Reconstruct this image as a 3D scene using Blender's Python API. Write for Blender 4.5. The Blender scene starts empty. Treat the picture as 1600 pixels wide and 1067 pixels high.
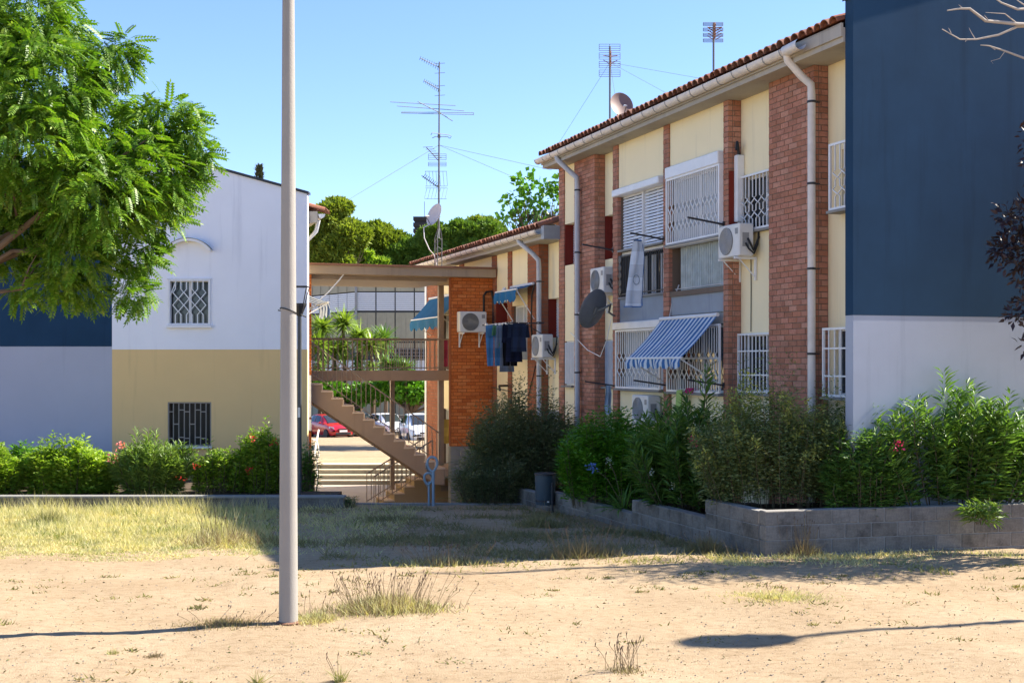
import bpy, math, random
import numpy as np
from mathutils import Vector, Matrix
R = math.radians
random.seed(5); rng = np.random.default_rng(11)
scn = bpy.context.scene
COL = scn.collection

# ------------------------------------------------------------------ camera
HZ = 568.0            # horizon row of the photograph
cam_d = bpy.data.cameras.new('camera'); cam = bpy.data.objects.new('camera', cam_d); COL.objects.link(cam)
cam.location = (0, 0, 2.6); cam.rotation_euler = (R(90), 0, 0)
cam_d.sensor_width = 36; cam_d.lens = 45; cam_d.shift_y = (HZ-533.5)/1600
cam_d.clip_start = .1; cam_d.clip_end = 1500
scn.camera = cam

# ------------------------------------------------------------------ light
SUN_SLOPE = .28; SUN_EL = 44.0
SUN_H = Vector((1, SUN_SLOPE, 0)).normalized()
sun_dir = Vector((SUN_H.x*math.cos(R(SUN_EL)), SUN_H.y*math.cos(R(SUN_EL)), math.sin(R(SUN_EL))))
world = bpy.data.worlds.new('World'); scn.world = world; world.use_nodes = True
wn = world.node_tree; bg = wn.nodes['Background']
sky = wn.nodes.new('ShaderNodeTexSky'); sky.sky_type = 'NISHITA'; sky.sun_disc = False
sky.sun_elevation = R(SUN_EL); sky.sun_rotation = math.atan2(SUN_H.x, SUN_H.y)
sky.air_density = 1.0; sky.dust_density = .1; sky.ozone_density = 3.0; sky.altitude = 600
tint = wn.nodes.new('ShaderNodeMix'); tint.data_type = 'RGBA'; tint.blend_type = 'MULTIPLY'; tint.inputs[0].default_value = 1
tint.inputs[7].default_value = (.42, .447, .54, 1)
wn.links.new(sky.outputs[0], tint.inputs[6]); wn.links.new(tint.outputs[2], bg.inputs[0]); bg.inputs[1].default_value = .14
sl = bpy.data.lights.new('sun', 'SUN'); sl.energy = 3.9; sl.angle = R(.5); sl.color = (1, .93, .82)
sun = bpy.data.objects.new('sun', sl); COL.objects.link(sun)
sun.rotation_euler = (-sun_dir).to_track_quat('-Z', 'Y').to_euler(); sun.location = (30, 10, 40)
vs = scn.view_settings; vs.view_transform = 'Standard'; vs.look = 'None'; vs.gamma = 1; vs.use_curve_mapping = False
vs.exposure = 1.88

# ------------------------------------------------------------------ helpers
WM = {}
def P(px, py, D): return Vector(((px-800)*D/2000, D, 2.6+(HZ-py)*D/2000))
def tag(o, label=None, cat=None, group=None, kind=None):
    if label: o['label'] = label
    if cat: o['category'] = cat
    if group: o['group'] = group
    if kind: o['kind'] = kind
    return o
def thing(name, label, cat, M=None, group=None):
    o = bpy.data.objects.new(name, None); COL.objects.link(o); o.empty_display_size = .2
    M = M or Matrix(); o.matrix_basis = M; WM[o] = M.copy()
    return tag(o, label, cat, group)
def link(name, me, parent=None, M=None, kind=None):
    o = bpy.data.objects.new(name, me); COL.objects.link(o)
    if parent is not None:
        o.parent = parent
        if M is None: WM[o] = WM[parent].copy()
        else:
            o.matrix_parent_inverse = WM[parent].inverted(); o.matrix_basis = M; WM[o] = M.copy()
    else:
        if M is not None: o.matrix_basis = M
        WM[o] = (M or Matrix()).copy()
    if kind: o['kind'] = kind
    return o
def dup(root, M, label, group=None):
    def rec(o, par):
        c = o.copy(); COL.objects.link(c)
        if par is not None: c.parent = par
        for ch in o.children: rec(ch, c)
        return c
    c = rec(root, None); c.matrix_basis = M; c['label'] = label
    if group: c['group'] = group
    return c
def T_(x, y, z, rz=0): return Matrix.Translation((x, y, z)) @ Matrix.Rotation(rz, 4, 'Z')

class MB:
    def __init__(s): s.v = []; s.f = []; s.m = []; s.mi = 0
    def add(s, vs_, fs):
        b = len(s.v); s.v += [tuple(p) for p in vs_]; s.f += [tuple(i+b for i in f) for f in fs]; s.m += [s.mi]*len(fs); return s
    def bb(s, x0, x1, y0, y1, z0, z1):
        if x0 > x1: x0, x1 = x1, x0
        if y0 > y1: y0, y1 = y1, y0
        if z0 > z1: z0, z1 = z1, z0
        return s.add([(x0,y0,z0),(x1,y0,z0),(x1,y1,z0),(x0,y1,z0),(x0,y0,z1),(x1,y0,z1),(x1,y1,z1),(x0,y1,z1)],
              [(0,3,2,1),(4,5,6,7),(0,1,5,4),(1,2,6,5),(2,3,7,6),(3,0,4,7)])
    def chbox(s, x0, x1, y0, y1, z0, z1, c=.02):
        if x0 > x1: x0, x1 = x1, x0
        if y0 > y1: y0, y1 = y1, y0
        rings = []
        for z, i in ((z0, c), (z0+c, 0), (z1-c, 0), (z1, c)):
            a, b, d, e = x0+i, x1-i, y0+i, y1-i
            rings.append([(a+c,d,z),(b-c,d,z),(b,d+c,z),(b,e-c,z),(b-c,e,z),(a+c,e,z),(a,e-c,z),(a,d+c,z)])
        vs_ = [p for r_ in rings for p in r_]; fs = [tuple(range(7,-1,-1)), tuple(range(24,32))]
        for k in range(3):
            for j in range(8):
                fs.append((k*8+j, k*8+(j+1)%8, (k+1)*8+(j+1)%8, (k+1)*8+j))
        return s.add(vs_, fs)
    def tube(s, pts, r, n=8, cap=True, sq=False):
        pts = [Vector(p) for p in pts]; k = len(pts); rs = r if isinstance(r, (list, tuple)) else [r]*k
        vs_ = []; fs = []; prev = None
        for i, p in enumerate(pts):
            d = (pts[min(i+1,k-1)]-pts[max(i-1,0)])
            if d.length < 1e-9: d = Vector((0,0,1))
            d.normalize()
            if prev is None:
                a = Vector((0,0,1)) if abs(d.z) < .9 else Vector((1,0,0)); x = d.cross(a).normalized()
            else:
                x = prev - d*prev.dot(d); x.normalize()
            prev = x; y = d.cross(x)
            for j in range(n):
                an = 2*math.pi*(j+(.5 if sq else 0))/n; vs_.append(p+(x*math.cos(an)+y*math.sin(an))*rs[i])
        for i in range(k-1):
            for j in range(n):
                fs.append((i*n+j, i*n+(j+1)%n, (i+1)*n+(j+1)%n, (i+1)*n+j))
        if cap: fs += [tuple(range(n-1,-1,-1)), tuple(range((k-1)*n, k*n))]
        return s.add(vs_, fs)
    def lathe(s, prof, n=24, c=(0,0,0), M=None):
        vs_ = []; fs = []; k = len(prof)
        for r_, z in prof:
            for j in range(n):
                a = 2*math.pi*j/n; p = Vector((r_*math.cos(a), r_*math.sin(a), z))
                if M is not None: p = M @ p
                vs_.append(p+Vector(c))
        for i in range(k-1):
            for j in range(n): fs.append((i*n+j, i*n+(j+1)%n, (i+1)*n+(j+1)%n, (i+1)*n+j))
        if prof[0][0] > 1e-4: fs.append(tuple(range(n-1,-1,-1)))
        if prof[-1][0] > 1e-4: fs.append(tuple(range((k-1)*n, k*n)))
        return s.add(vs_, fs)
    def prism(s, poly, fn, a, b):
        """poly: 2-D points; fn(u,v,w) -> point; extruded from w=a to w=b"""
        n = len(poly); vs_ = [fn(u,v,a) for u,v in poly]+[fn(u,v,b) for u,v in poly]
        fs = [tuple(range(n-1,-1,-1)), tuple(range(n,2*n))]+[(i,(i+1)%n,n+(i+1)%n,n+i) for i in range(n)]
        return s.add(vs_, fs)
    def mesh(s, name, mats, smooth=False):
        me = bpy.data.meshes.new(name); me.from_pydata(s.v, [], s.f)
        for m in (mats if isinstance(mats, (list, tuple)) else [mats]): me.materials.append(m)
        if any(s.m): me.polygons.foreach_set('material_index', s.m)
        import bmesh
        bm = bmesh.new(); bm.from_mesh(me); bmesh.ops.recalc_face_normals(bm, faces=bm.faces); bm.to_mesh(me); bm.free()
        if smooth:
            me.polygons.foreach_set('use_smooth', [True]*len(me.polygons))
            try: me.set_sharp_from_angle(angle=R(38))
            except Exception: pass
        me.update(); return me
    def build(s, name, mats, parent=None, M=None, smooth=False, kind=None):
        return link(name, s.mesh(name, mats, smooth), parent, M, kind)

def rects_minus(x0, x1, z0, z1, holes):
    xs = sorted({x0, x1} | {min(max(h[i], x0), x1) for h in holes for i in (0,1)})
    out = []
    for a, b in zip(xs, xs[1:]):
        if b-a < 1e-6: continue
        zs = [z0]; hs = sorted([h for h in holes if h[0] <= a+1e-6 and h[1] >= b-1e-6 and h[3] > z0 and h[2] < z1], key=lambda h: h[2])
        cur = z0
        for h in hs:
            if h[2] > cur+1e-6: out.append((a, b, cur, min(h[2], z1)))
            cur = max(cur, h[3])
        if cur < z1-1e-6: out.append((a, b, cur, z1))
    return out

# batch of many small copies of one template in ONE mesh (leaves, grass)
def batch(name, tv, tf, B, pos, mat, parent=None, kind=None, M=None):
    tv = np.asarray(tv, float); tf = np.asarray(tf, np.int32); N = len(pos); nv = len(tv)
    V = (np.einsum('nij,vj->nvi', B, tv)+pos[:,None,:]).reshape(-1,3).astype(np.float32)
    F = (tf[None]+(np.arange(N)*nv)[:,None,None]).reshape(-1, tf.shape[1]).astype(np.int32)
    me = bpy.data.meshes.new(name); me.vertices.add(len(V)); me.vertices.foreach_set('co', V.ravel())
    k = F.shape[1]; me.loops.add(F.size); me.loops.foreach_set('vertex_index', F.ravel())
    me.polygons.add(len(F)); me.polygons.foreach_set('loop_start', np.arange(0, F.size, k, dtype=np.int32))
    me.polygons.foreach_set('loop_total', np.full(len(F), k, np.int32))
    me.update(calc_edges=True); me.materials.append(mat)
    return link(name, me, parent, Matrix() if M is None else M, kind)
def nrm(a): return a/np.maximum(np.linalg.norm(a, axis=-1, keepdims=True), 1e-9)
def frames(d, roll_sd=.6, scale=None):
    """local y along d, local z roughly up, with random roll"""
    d = nrm(d); up = np.tile([0,0,1.], (len(d),1)); up[np.abs(d[:,2]) > .95] = [1,0,0]
    x = nrm(np.cross(d, up)); z = np.cross(x, d)
    a = rng.normal(0, roll_sd, len(d))[:,None]
    x2 = x*np.cos(a)+z*np.sin(a); z2 = -x*np.sin(a)+z*np.cos(a)
    B = np.stack([x2, d, z2], axis=2)
    if scale is not None: B = B*np.asarray(scale)[:,None,None]
    return B
def leaf_t(w, fold=.08, droop=.12):
    return ([(0,0,0),(w/2,.42,fold),(0,1,-droop),(-w/2,.42,fold),(0,.45,0)], [(0,1,4),(1,2,4),(4,2,3),(0,4,3)])
LANCE = leaf_t(.17); OVAL = leaf_t(.42); BROAD = leaf_t(.8)

# ------------------------------------------------------------------ materials
def L_(c): return tuple(((x/255)/12.92 if x/255 <= .04045 else ((x/255+.055)/1.055)**2.4) for x in c)
MATS = {}
def newmat(name, base, rough=.7, metal=0, spec=.5):
    m = bpy.data.materials.new(name); m.use_nodes = True; nt = m.node_tree; b = nt.nodes['Principled BSDF']
    b.inputs['Base Color'].default_value = (*base, 1); b.inputs['Roughness'].default_value = rough
    b.inputs['Metallic'].default_value = metal; b.inputs['Specular IOR Level'].default_value = spec
    MATS[name] = m; return m, nt, b
def nd(nt, t, **k):
    n = nt.nodes.new(t)
    for a, v in k.items():
        if a in n.inputs: n.inputs[a].default_value = v
        else: setattr(n, a, v)
    return n
def noise(nt, scale, detail=4, rough=.6, stretch=None, coord='Object'):
    tc = nd(nt, 'ShaderNodeTexCoord'); n = nd(nt, 'ShaderNodeTexNoise'); n.inputs['Scale'].default_value = scale
    n.inputs['Detail'].default_value = detail; n.inputs['Roughness'].default_value = rough
    src = tc.outputs[coord]
    if stretch:
        mp = nd(nt, 'ShaderNodeMapping'); mp.inputs['Scale'].default_value = stretch; nt.links.new(src, mp.inputs[0]); src = mp.outputs[0]
    nt.links.new(src, n.inputs['Vector']); return n
def ramp(nt, src, stops):
    r = nd(nt, 'ShaderNodeValToRGB'); e = r.color_ramp.elements
    while len(e) < len(stops): e.new(.5)
    for i, (p, c) in enumerate(stops): e[i].position = p; e[i].color = (*c, 1) if len(c) == 3 else c
    nt.links.new(src, r.inputs[0]); return r
def mul(nt, a, b, fac=1, mode='MULTIPLY'):
    m = nd(nt, 'ShaderNodeMix', data_type='RGBA', blend_type=mode); m.inputs[0].default_value = fac
    for s, i in ((a, 6), (b, 7)):
        if isinstance(s, (tuple, list)): m.inputs[i].default_value = (*s, 1)
        else: nt.links.new(s, m.inputs[i])
    return m
def bump(nt, b, src, strength=.3, dist=.01):
    n = nd(nt, 'ShaderNodeBump'); n.inputs['Strength'].default_value = strength; n.inputs['Distance'].default_value = dist
    nt.links.new(src, n.inputs['Height']); nt.links.new(n.outputs[0], b.inputs['Normal'])
def stucco(name, col, var=.1, bmp=.25, stain=.12, rough=.92, grain=160):
    m, nt, b = newmat(name, col, rough, 0, .2)
    n1 = noise(nt, 1.1, 5); r1 = ramp(nt, n1.outputs[0], [(.3, (1-var,)*3), (.7, (1+.0,)*3)])
    n2 = noise(nt, 1.0, 6, .65, (3.5, 3.5, .22)); r2 = ramp(nt, n2.outputs[0], [(.30, (1-stain, 1-stain, 1-stain*.9)), (.44, (1,1,1))])
    c = mul(nt, col, r1.outputs[0]); c2 = mul(nt, c.outputs[2], r2.outputs[0])
    nt.links.new(c2.outputs[2], b.inputs['Base Color'])
    n3 = noise(nt, grain, 3); bump(nt, b, n3.outputs[0], bmp, .006)
    return m
def concrete(name, col, var=.28, rough=.95): return stucco(name, col, var, .5, var, rough, 70)
def paint(name, col, rough=.4, metal=0, dirt=.12):
    m, nt, b = newmat(name, col, rough, metal, .4)
    n1 = noise(nt, 5, 5); r1 = ramp(nt, n1.outputs[0], [(.35, (1-dirt,)*3), (.65, (1,1,1))])
    c = mul(nt, col, r1.outputs[0]); nt.links.new(c.outputs[2], b.inputs['Base Color']); return m
def brickmat(name, cols, worn=0):
    m, nt, b = newmat(name, cols[0], .88, 0, .25)
    g = nd(nt, 'ShaderNodeNewGeometry'); oi = nd(nt, 'ShaderNodeObjectInfo')
    ad = nd(nt, 'ShaderNodeMath', operation='ADD'); fr = nd(nt, 'ShaderNodeMath', operation='FRACT')
    nt.links.new(g.outputs['Random Per Island'], ad.inputs[0]); nt.links.new(oi.outputs['Random'], ad.inputs[1]); nt.links.new(ad.outputs[0], fr.inputs[0])
    k = len(cols); r = ramp(nt, fr.outputs[0], [(i/(k-1), c) for i, c in enumerate(cols)])
    n = noise(nt, 30, 4); r2 = ramp(nt, n.outputs[0], [(.3, (.72,.72,.72)), (.7, (1.1,1.08,1.05))])
    c = mul(nt, r.outputs[0], r2.outputs[0])
    if worn:
        nw = noise(nt, 2.2, 6, .7, None, 'Object'); tcw = nt.nodes[-1]; gp = nd(nt, 'ShaderNodeNewGeometry'); nt.links.new(gp.outputs['Position'], nw.inputs['Vector'])
        rw_ = ramp(nt, nw.outputs[0], [(.36, (1-worn,1-worn,1-worn)), (.5, (1,1,1)), (.66, (1.12,1.12,1.12))]); c = mul(nt, c.outputs[2], rw_.outputs[0])
    nt.links.new(c.outputs[2], b.inputs['Base Color'])
    n3 = noise(nt, 120, 3); bump(nt, b, n3.outputs[0], .4, .004); return m
def leafmat(name, cols, trans=.35, rough=.5):
    m, nt, b = newmat(name, cols[0], rough, 0, .35)
    g = nd(nt, 'ShaderNodeNewGeometry'); k = len(cols)
    r = ramp(nt, g.outputs['Random Per Island'], [(i/(k-1), c) for i, c in enumerate(cols)])
    n = noise(nt, 1.6, 2); r2 = ramp(nt, n.outputs[0], [(.35, (.75,.8,.75)), (.65, (1.15,1.1,1.0))])
    c = mul(nt, r.outputs[0], r2.outputs[0]); nt.links.new(c.outputs[2], b.inputs['Base Color'])
    tr = nd(nt, 'ShaderNodeBsdfTranslucent'); c2 = mul(nt, c.outputs[2], (1.25,1.3,.55)); nt.links.new(c2.outputs[2], tr.inputs[0])
    mx = nd(nt, 'ShaderNodeMixShader'); mx.inputs[0].default_value = trans
    nt.links.new(b.outputs[0], mx.inputs[1]); nt.links.new(tr.outputs[0], mx.inputs[2])
    nt.links.new(mx.outputs[0], nt.nodes['Material Output'].inputs[0]); return m
def stripes(name, a, b_, period, axis=0, duty=.5, rough=.85, trans=0):
    m, nt, b = newmat(name, a, rough, 0, .2)
    tc = nd(nt, 'ShaderNodeTexCoord'); sp = nd(nt, 'ShaderNodeSeparateXYZ'); nt.links.new(tc.outputs['Object'], sp.inputs[0])
    d = nd(nt, 'ShaderNodeMath', operation='DIVIDE'); d.inputs[1].default_value = period; nt.links.new(sp.outputs[axis], d.inputs[0])
    f = nd(nt, 'ShaderNodeMath', operation='FRACT'); nt.links.new(d.outputs[0], f.inputs[0])
    g = nd(nt, 'ShaderNodeMath', operation='GREATER_THAN'); g.inputs[1].default_value = duty; nt.links.new(f.outputs[0], g.inputs[0])
    mx = nd(nt, 'ShaderNodeMix', data_type='RGBA'); nt.links.new(g.outputs[0], mx.inputs[0]); mx.inputs[6].default_value = (*a,1); mx.inputs[7].default_value = (*b_,1)
    n = noise(nt, 3, 4); r = ramp(nt, n.outputs[0], [(.3,(.85,.85,.85)),(.7,(1.05,1.05,1.05))]); c = mul(nt, mx.outputs[2], r.outputs[0])
    nt.links.new(c.outputs[2], b.inputs['Base Color'])
    if trans:
        tr = nd(nt, 'ShaderNodeBsdfTranslucent'); nt.links.new(c.outputs[2], tr.inputs[0]); ms = nd(nt, 'ShaderNodeMixShader'); ms.inputs[0].default_value = trans
        nt.links.new(b.outputs[0], ms.inputs[1]); nt.links.new(tr.outputs[0], ms.inputs[2]); nt.links.new(ms.outputs[0], nt.nodes['Material Output'].inputs[0])
    return m

m_cream = stucco('cream_render', (.93,.80,.52), .04, .2, .12)
m_blue = stucco('dark_blue_render', (.018,.054,.108), .2, .35, .2)
m_pale = stucco('pale_blue_grey_render', (.44,.45,.52), .06, .3, .08)
m_white_r = stucco('off_white_render', (.89,.89,.92), .05, .25, .12)
m_ocher = stucco('ochre_render', (.82,.57,.26), .05, .25, .11)
m_red = stucco('dark_red_reveal', (.20,.028,.018), .1, .2, .1)
m_brick = brickmat('brown_brick', [(.40,.17,.115),(.50,.23,.16),(.44,.19,.125),(.54,.28,.20),(.36,.16,.10),(.47,.20,.125)], .18)
m_obrick = brickmat('orange_brick', [(.58,.155,.035),(.68,.20,.05),(.50,.125,.03),(.70,.25,.08),(.62,.17,.04)])
m_mortar = concrete('mortar', (.20,.15,.115), .2)
m_omortar = concrete('red_mortar', (.27,.075,.025), .2)
m_conc = concrete('concrete', (.30,.29,.27), .25)
m_fascia = concrete('eave_concrete', (.46,.42,.36), .2)
m_beam = concrete('brown_concrete', (.42,.31,.21), .2)
m_bluec = concrete('blue_grey_concrete', (.33,.37,.42), .22)
m_block = brickmat('concrete_block', [(.20,.18,.155),(.25,.225,.195),(.175,.155,.13),(.23,.205,.175)], .45)
m_rblock = brickmat('reddish_block', [(.26,.15,.10),(.30,.18,.12),(.24,.15,.11)])
m_tile = brickmat('roof_tile', [(.27,.10,.06),(.33,.14,.085),(.22,.09,.06),(.36,.19,.13),(.20,.10,.075)])
m_metalw = paint('white_metal', (.80,.80,.80), .35, 0, .08)
m_pvc = paint('beige_gutter', (.72,.66,.60), .45, 0, .15)
m_pipe = paint('grey_pipe', (.52,.52,.54), .45, 0, .15)
m_dark = paint('dark_metal', (.035,.035,.04), .45)
m_brown = paint('brown_metal', (.34,.26,.20), .5)
m_glass, _, _b = newmat('window_glass', (.03,.035,.04), .06, 0, .6)
m_black, _, _b = newmat('black_rubber', (.012,.012,.013), .6)
m_steel = paint('galvanised_steel', (.16,.165,.16), .6, .0)
m_copper = paint('weathered_copper', (.30,.16,.10), .5, .3)
m_bluep = paint('blue_grey_paint', (.26,.35,.42), .45)
m_acw = paint('appliance_white', (.72,.71,.68), .4, 0, .1)
m_acg = paint('appliance_grey', (.30,.30,.30), .5)
m_step = concrete('stair_brown', (.48,.33,.225), .15)
m_tread = concrete('stair_tread', (.82,.62,.45), .12)
m_sheet = paint('corrugated_sheet', (.46,.53,.54), .5, .0, .25)
m_shutter = paint('white_shutter', (.74,.76,.80), .45, 0, .05)
m_teal = paint('teal_canvas', (.004,.115,.27), .85)
m_stem = paint('plant_stem', (.13,.10,.055), .9)
m_bark = concrete('bark', (.15,.105,.07), .4)
# ------------------------------------------------------------------ terrain
def gz0(y): return 0.0 if y < 17 else -.036*(min(y, 27)-17)
def gz(x, y): return gz0(y)+.014*math.sin(x*1.3+y*.7)+.012*math.sin(x*.6-y*1.9+1)+.008*math.sin(x*3.1+y*2.3)
def sandmat():
    m, nt, b = newmat('sandy_soil', (.5,.38,.24), .97, 0, .1)
    n1 = noise(nt, .55, 8, .68); r1 = ramp(nt, n1.outputs[0], [(.30, (.315,.228,.138)), (.5, (.365,.272,.17)), (.70, (.41,.318,.208))])
    n2 = noise(nt, 7, 6, .7, (1, 1.6, 1)); r2 = ramp(nt, n2.outputs[0], [(.33, (.78,.75,.70)), (.52, (1,1,1)), (.7, (1.06,1.05,1.03))])
    n3 = noise(nt, 55, 4, .75); r3 = ramp(nt, n3.outputs[0], [(.32, (.74,.70,.64)), (.45, (1,1,1)), (.66, (1.04,1.04,1.04))])
    v = nd(nt, 'ShaderNodeTexVoronoi'); v.inputs['Scale'].default_value = 26; tc = nd(nt, 'ShaderNodeTexCoord'); nt.links.new(tc.outputs['Object'], v.inputs['Vector'])
    r4 = ramp(nt, v.outputs['Distance'], [(.05, (.6,.57,.53)), (.14, (1,1,1))])
    c = mul(nt, r1.outputs[0], r2.outputs[0]); c = mul(nt, c.outputs[2], r3.outputs[0]); c = mul(nt, c.outputs[2], r4.outputs[0], .55)
    nt.links.new(c.outputs[2], b.inputs['Base Color'])
    ad = nd(nt, 'ShaderNodeMath', operation='ADD'); nt.links.new(n3.outputs[0], ad.inputs[0]); nt.links.new(n2.outputs[0], ad.inputs[1])
    bump(nt, b, ad.outputs[0], .7, .022); return m
m_sand = sandmat()
m_pave = stucco('paving', (.42,.36,.31), .15, .3, .1)
m_soil = stucco('planting_soil', (.11,.08,.055), .4, .8, .1, .98, 40)

xs = [-220,-120,-70,-40,-26,-18]+list(np.arange(-14,12.01,.11))+[14,18,26,40,70,120,220]
ys = [-200,-100,-50,-25,-10,0,5,8]+list(np.arange(9,26.81,.1))+[26.82]
mb = MB(); nx = len(xs)
for y in ys:
    for x in xs:
        j = random.gauss(0, .004) if -14 <= x <= 12 and 9 <= y else 0
        mb.v.append((x, y, gz(x, y)+j))
for j in range(len(ys)-1):
    for i in range(nx-1): mb.f.append((j*nx+i, j*nx+i+1, (j+1)*nx+i+1, (j+1)*nx+i)); mb.m.append(0)
mb.build('ground', m_sand, None, None, True, 'structure')

mb = MB(); mb.bb(-3.45, 3, 26.825, 27.0, -1.6, -.33); mb.build('kerb', m_conc, kind='structure')
mb = MB(); mb.add([(-200,26.9,-1.4),(200,26.9,-1.4),(200,42.4,-1.4),(-200,42.4,-1.4)], [(0,1,2,3)]); mb.build('paving', m_pave, kind='structure')
mb = MB(); lot = [(43.3,-.82),(55,-1.1),(70,-1.65),(82,-2.05),(110,-2.1),(900,-2.1)]
for y, z in lot: mb.v += [(-700,y,z),(700,y,z)]
for i in range(len(lot)-1): mb.f.append((2*i,2*i+1,2*i+3,2*i+2)); mb.m.append(0)
mb.build('sandy_lot', m_sand, kind='structure')
mb = MB(); mb.bb(-40, -3.6, 25.72, 27.1, -1.5, -.10); mb.bb(-40, -4.7, 27.1, 30.3, -1.5, -.12); mb.build('planting_bed', m_soil, kind='structure')

st = thing('stone_steps', 'four wide pale stone steps rising to the sandy lot behind the staircase', 'steps', T_(-6, 42.3, -1.4))
for i in range(4):
    mb = MB(); mb.bb(-8, 5, .36*i, 1.6, .148*i+(.001 if i else -.3), .148*(i+1)-.04); mb.build('riser', m_conc, st)
    mb = MB(); mb.bb(-8, 5, .36*i-.03, .36*(i+1)+.02 if i < 3 else 1.6, .148*(i+1)-.038, .148*(i+1)); mb.build('tread', stucco('pale_stone%d' % i, (.52,.47,.38), .15, .3, .1), st)

# ------------------------------------------------------------------ the right-hand row: facade frame (x = along facade away from camera, y = out, z = up)
FM_ = .3365; FA = 11.2635; FK = math.sqrt(1+FM_*FM_)
TH = math.atan2(1/FK, -FM_/FK)
FO = Vector((FA-FM_*18.3, 18.3, 0))
FR = T_(FO.x, FO.y, 0, TH)
cs_, sn_ = 1/FK, FM_/FK            # ex = (-sn_, cs_), n = (-cs_, -sn_)
def fD(px, off=0): return 2000*(FA-FK*off)/(px-127)
def T(px, off=0): return (fD(px, off)-18.3+sn_*off)/cs_
def Z(px, py, off=0): return 2.6+(HZ-py)*fD(px, off)/2000
def W(t, off, z): return FR @ Vector((t, off, z))
def FRT(t, off, z, rz=0): return FR @ T_(t, off, z, rz)

BP, BH, BC = .25, .078, .092     # brick pitch, height, course
def bricks_region(lst, axis, a0, a1, fixed, z0, z1, shift=0):
    n = int(round((z1-z0)/BC)); c = (z1-z0)/n
    for k in range(n):
        z = z0+c*(k+.5); x = a0-(BP/2 if (k+shift) % 2 else 0)
        while x < a1-.01:
            l, r = max(x, a0), min(x+BP, a1)
            if r-l > .03: lst.append((axis, (l+r)/2, fixed+random.uniform(-.002,.003), z, r-l-.014, c-.014))
            x += BP
def bricks_emit(lst, root, mat, limit=300):
    pos = [W(b[1], b[2], b[3]) if b[0] == 't' else W(b[2], b[1], b[3]) for b in lst]
    order = sorted(range(len(lst)), key=lambda i: (pos[i]-Vector((0,0,2.6))).length)
    unit = MB().bb(-.5,.5,-.5,.5,-.5,.5).mesh('brick', mat)
    rest = MB()
    for q, i in enumerate(order):
        ax, c, f, z, L, h = lst[i]
        if ax == 't': ctr = (c, f-.04, z); sc = (L, .08, h)
        else: ctr = (f+.04, c, z); sc = (.08, L, h)
        if q < limit:
            link('brick', unit, root, FR @ Matrix.Translation(ctr) @ Matrix.Diagonal((*sc, 1)))
        else: rest.bb(ctr[0]-sc[0]/2, ctr[0]+sc[0]/2, ctr[1]-sc[1]/2, ctr[1]+sc[1]/2, ctr[2]-h/2, ctr[2]+h/2)
    if rest.v: rest.build('brick_courses', mat, root, FR, kind='stuff')

def fp(t0, off, z0, flip=True):
    """plane mapper on the facade: u runs from far (left in view) to near"""
    return lambda u, v, n: (t0-u, off+n, z0+v)
def scissor(mb, Pm, w, h, n, r=.011, rows=((.18,.34),(.44,.6)), lat=2):
    """sliding lattice grille: upright bars that bend towards one another in bands"""
    d = w/n
    for i in range(n+1):
        x = i*d; sg = 1 if i % 2 else -1; pts = [Pm(x, 0, 0)]
        for a, b in rows:
            m = max(2, int(lat))
            pts.append(Pm(x, a*h, 0))
            for k in range(m):
                y = a+(b-a)*(k+.5)/m; s2 = sg if k % 2 == 0 else -sg
                if 0 < i < n: pts.append(Pm(x+s2*d*.47, y*h, .004*sg))
            pts.append(Pm(x, b*h, 0))
        pts.append(Pm(x, h, 0)); mb.tube(pts, r, 4, sq=True)
def frame4(mb, Pm, w, h, t=.04, d=.04):
    def bx(u0,u1,v0,v1):
        a = [Pm(u,v,n) for u in (u0,u1) for v in (v0,v1) for n in (-d/2,d/2)]
        mb.add(a, [(0,1,3,2),(4,6,7,5),(0,4,5,1),(2,3,7,6),(0,2,6,4),(1,5,7,3)])
    bx(0,t,0,h); bx(w-t,w,0,h); bx(t,w-t,0,t); bx(t,w-t,h-t,h)
def pbox(mb, Pm, u0,u1,v0,v1,n0,n1):
    a = [Pm(u,v,n) for u in (u0,u1) for v in (v0,v1) for n in (n0,n1)]
    mb.add(a, [(0,1,3,2),(4,6,7,5),(0,4,5,1),(2,3,7,6),(0,2,6,4),(1,5,7,3)])

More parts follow.
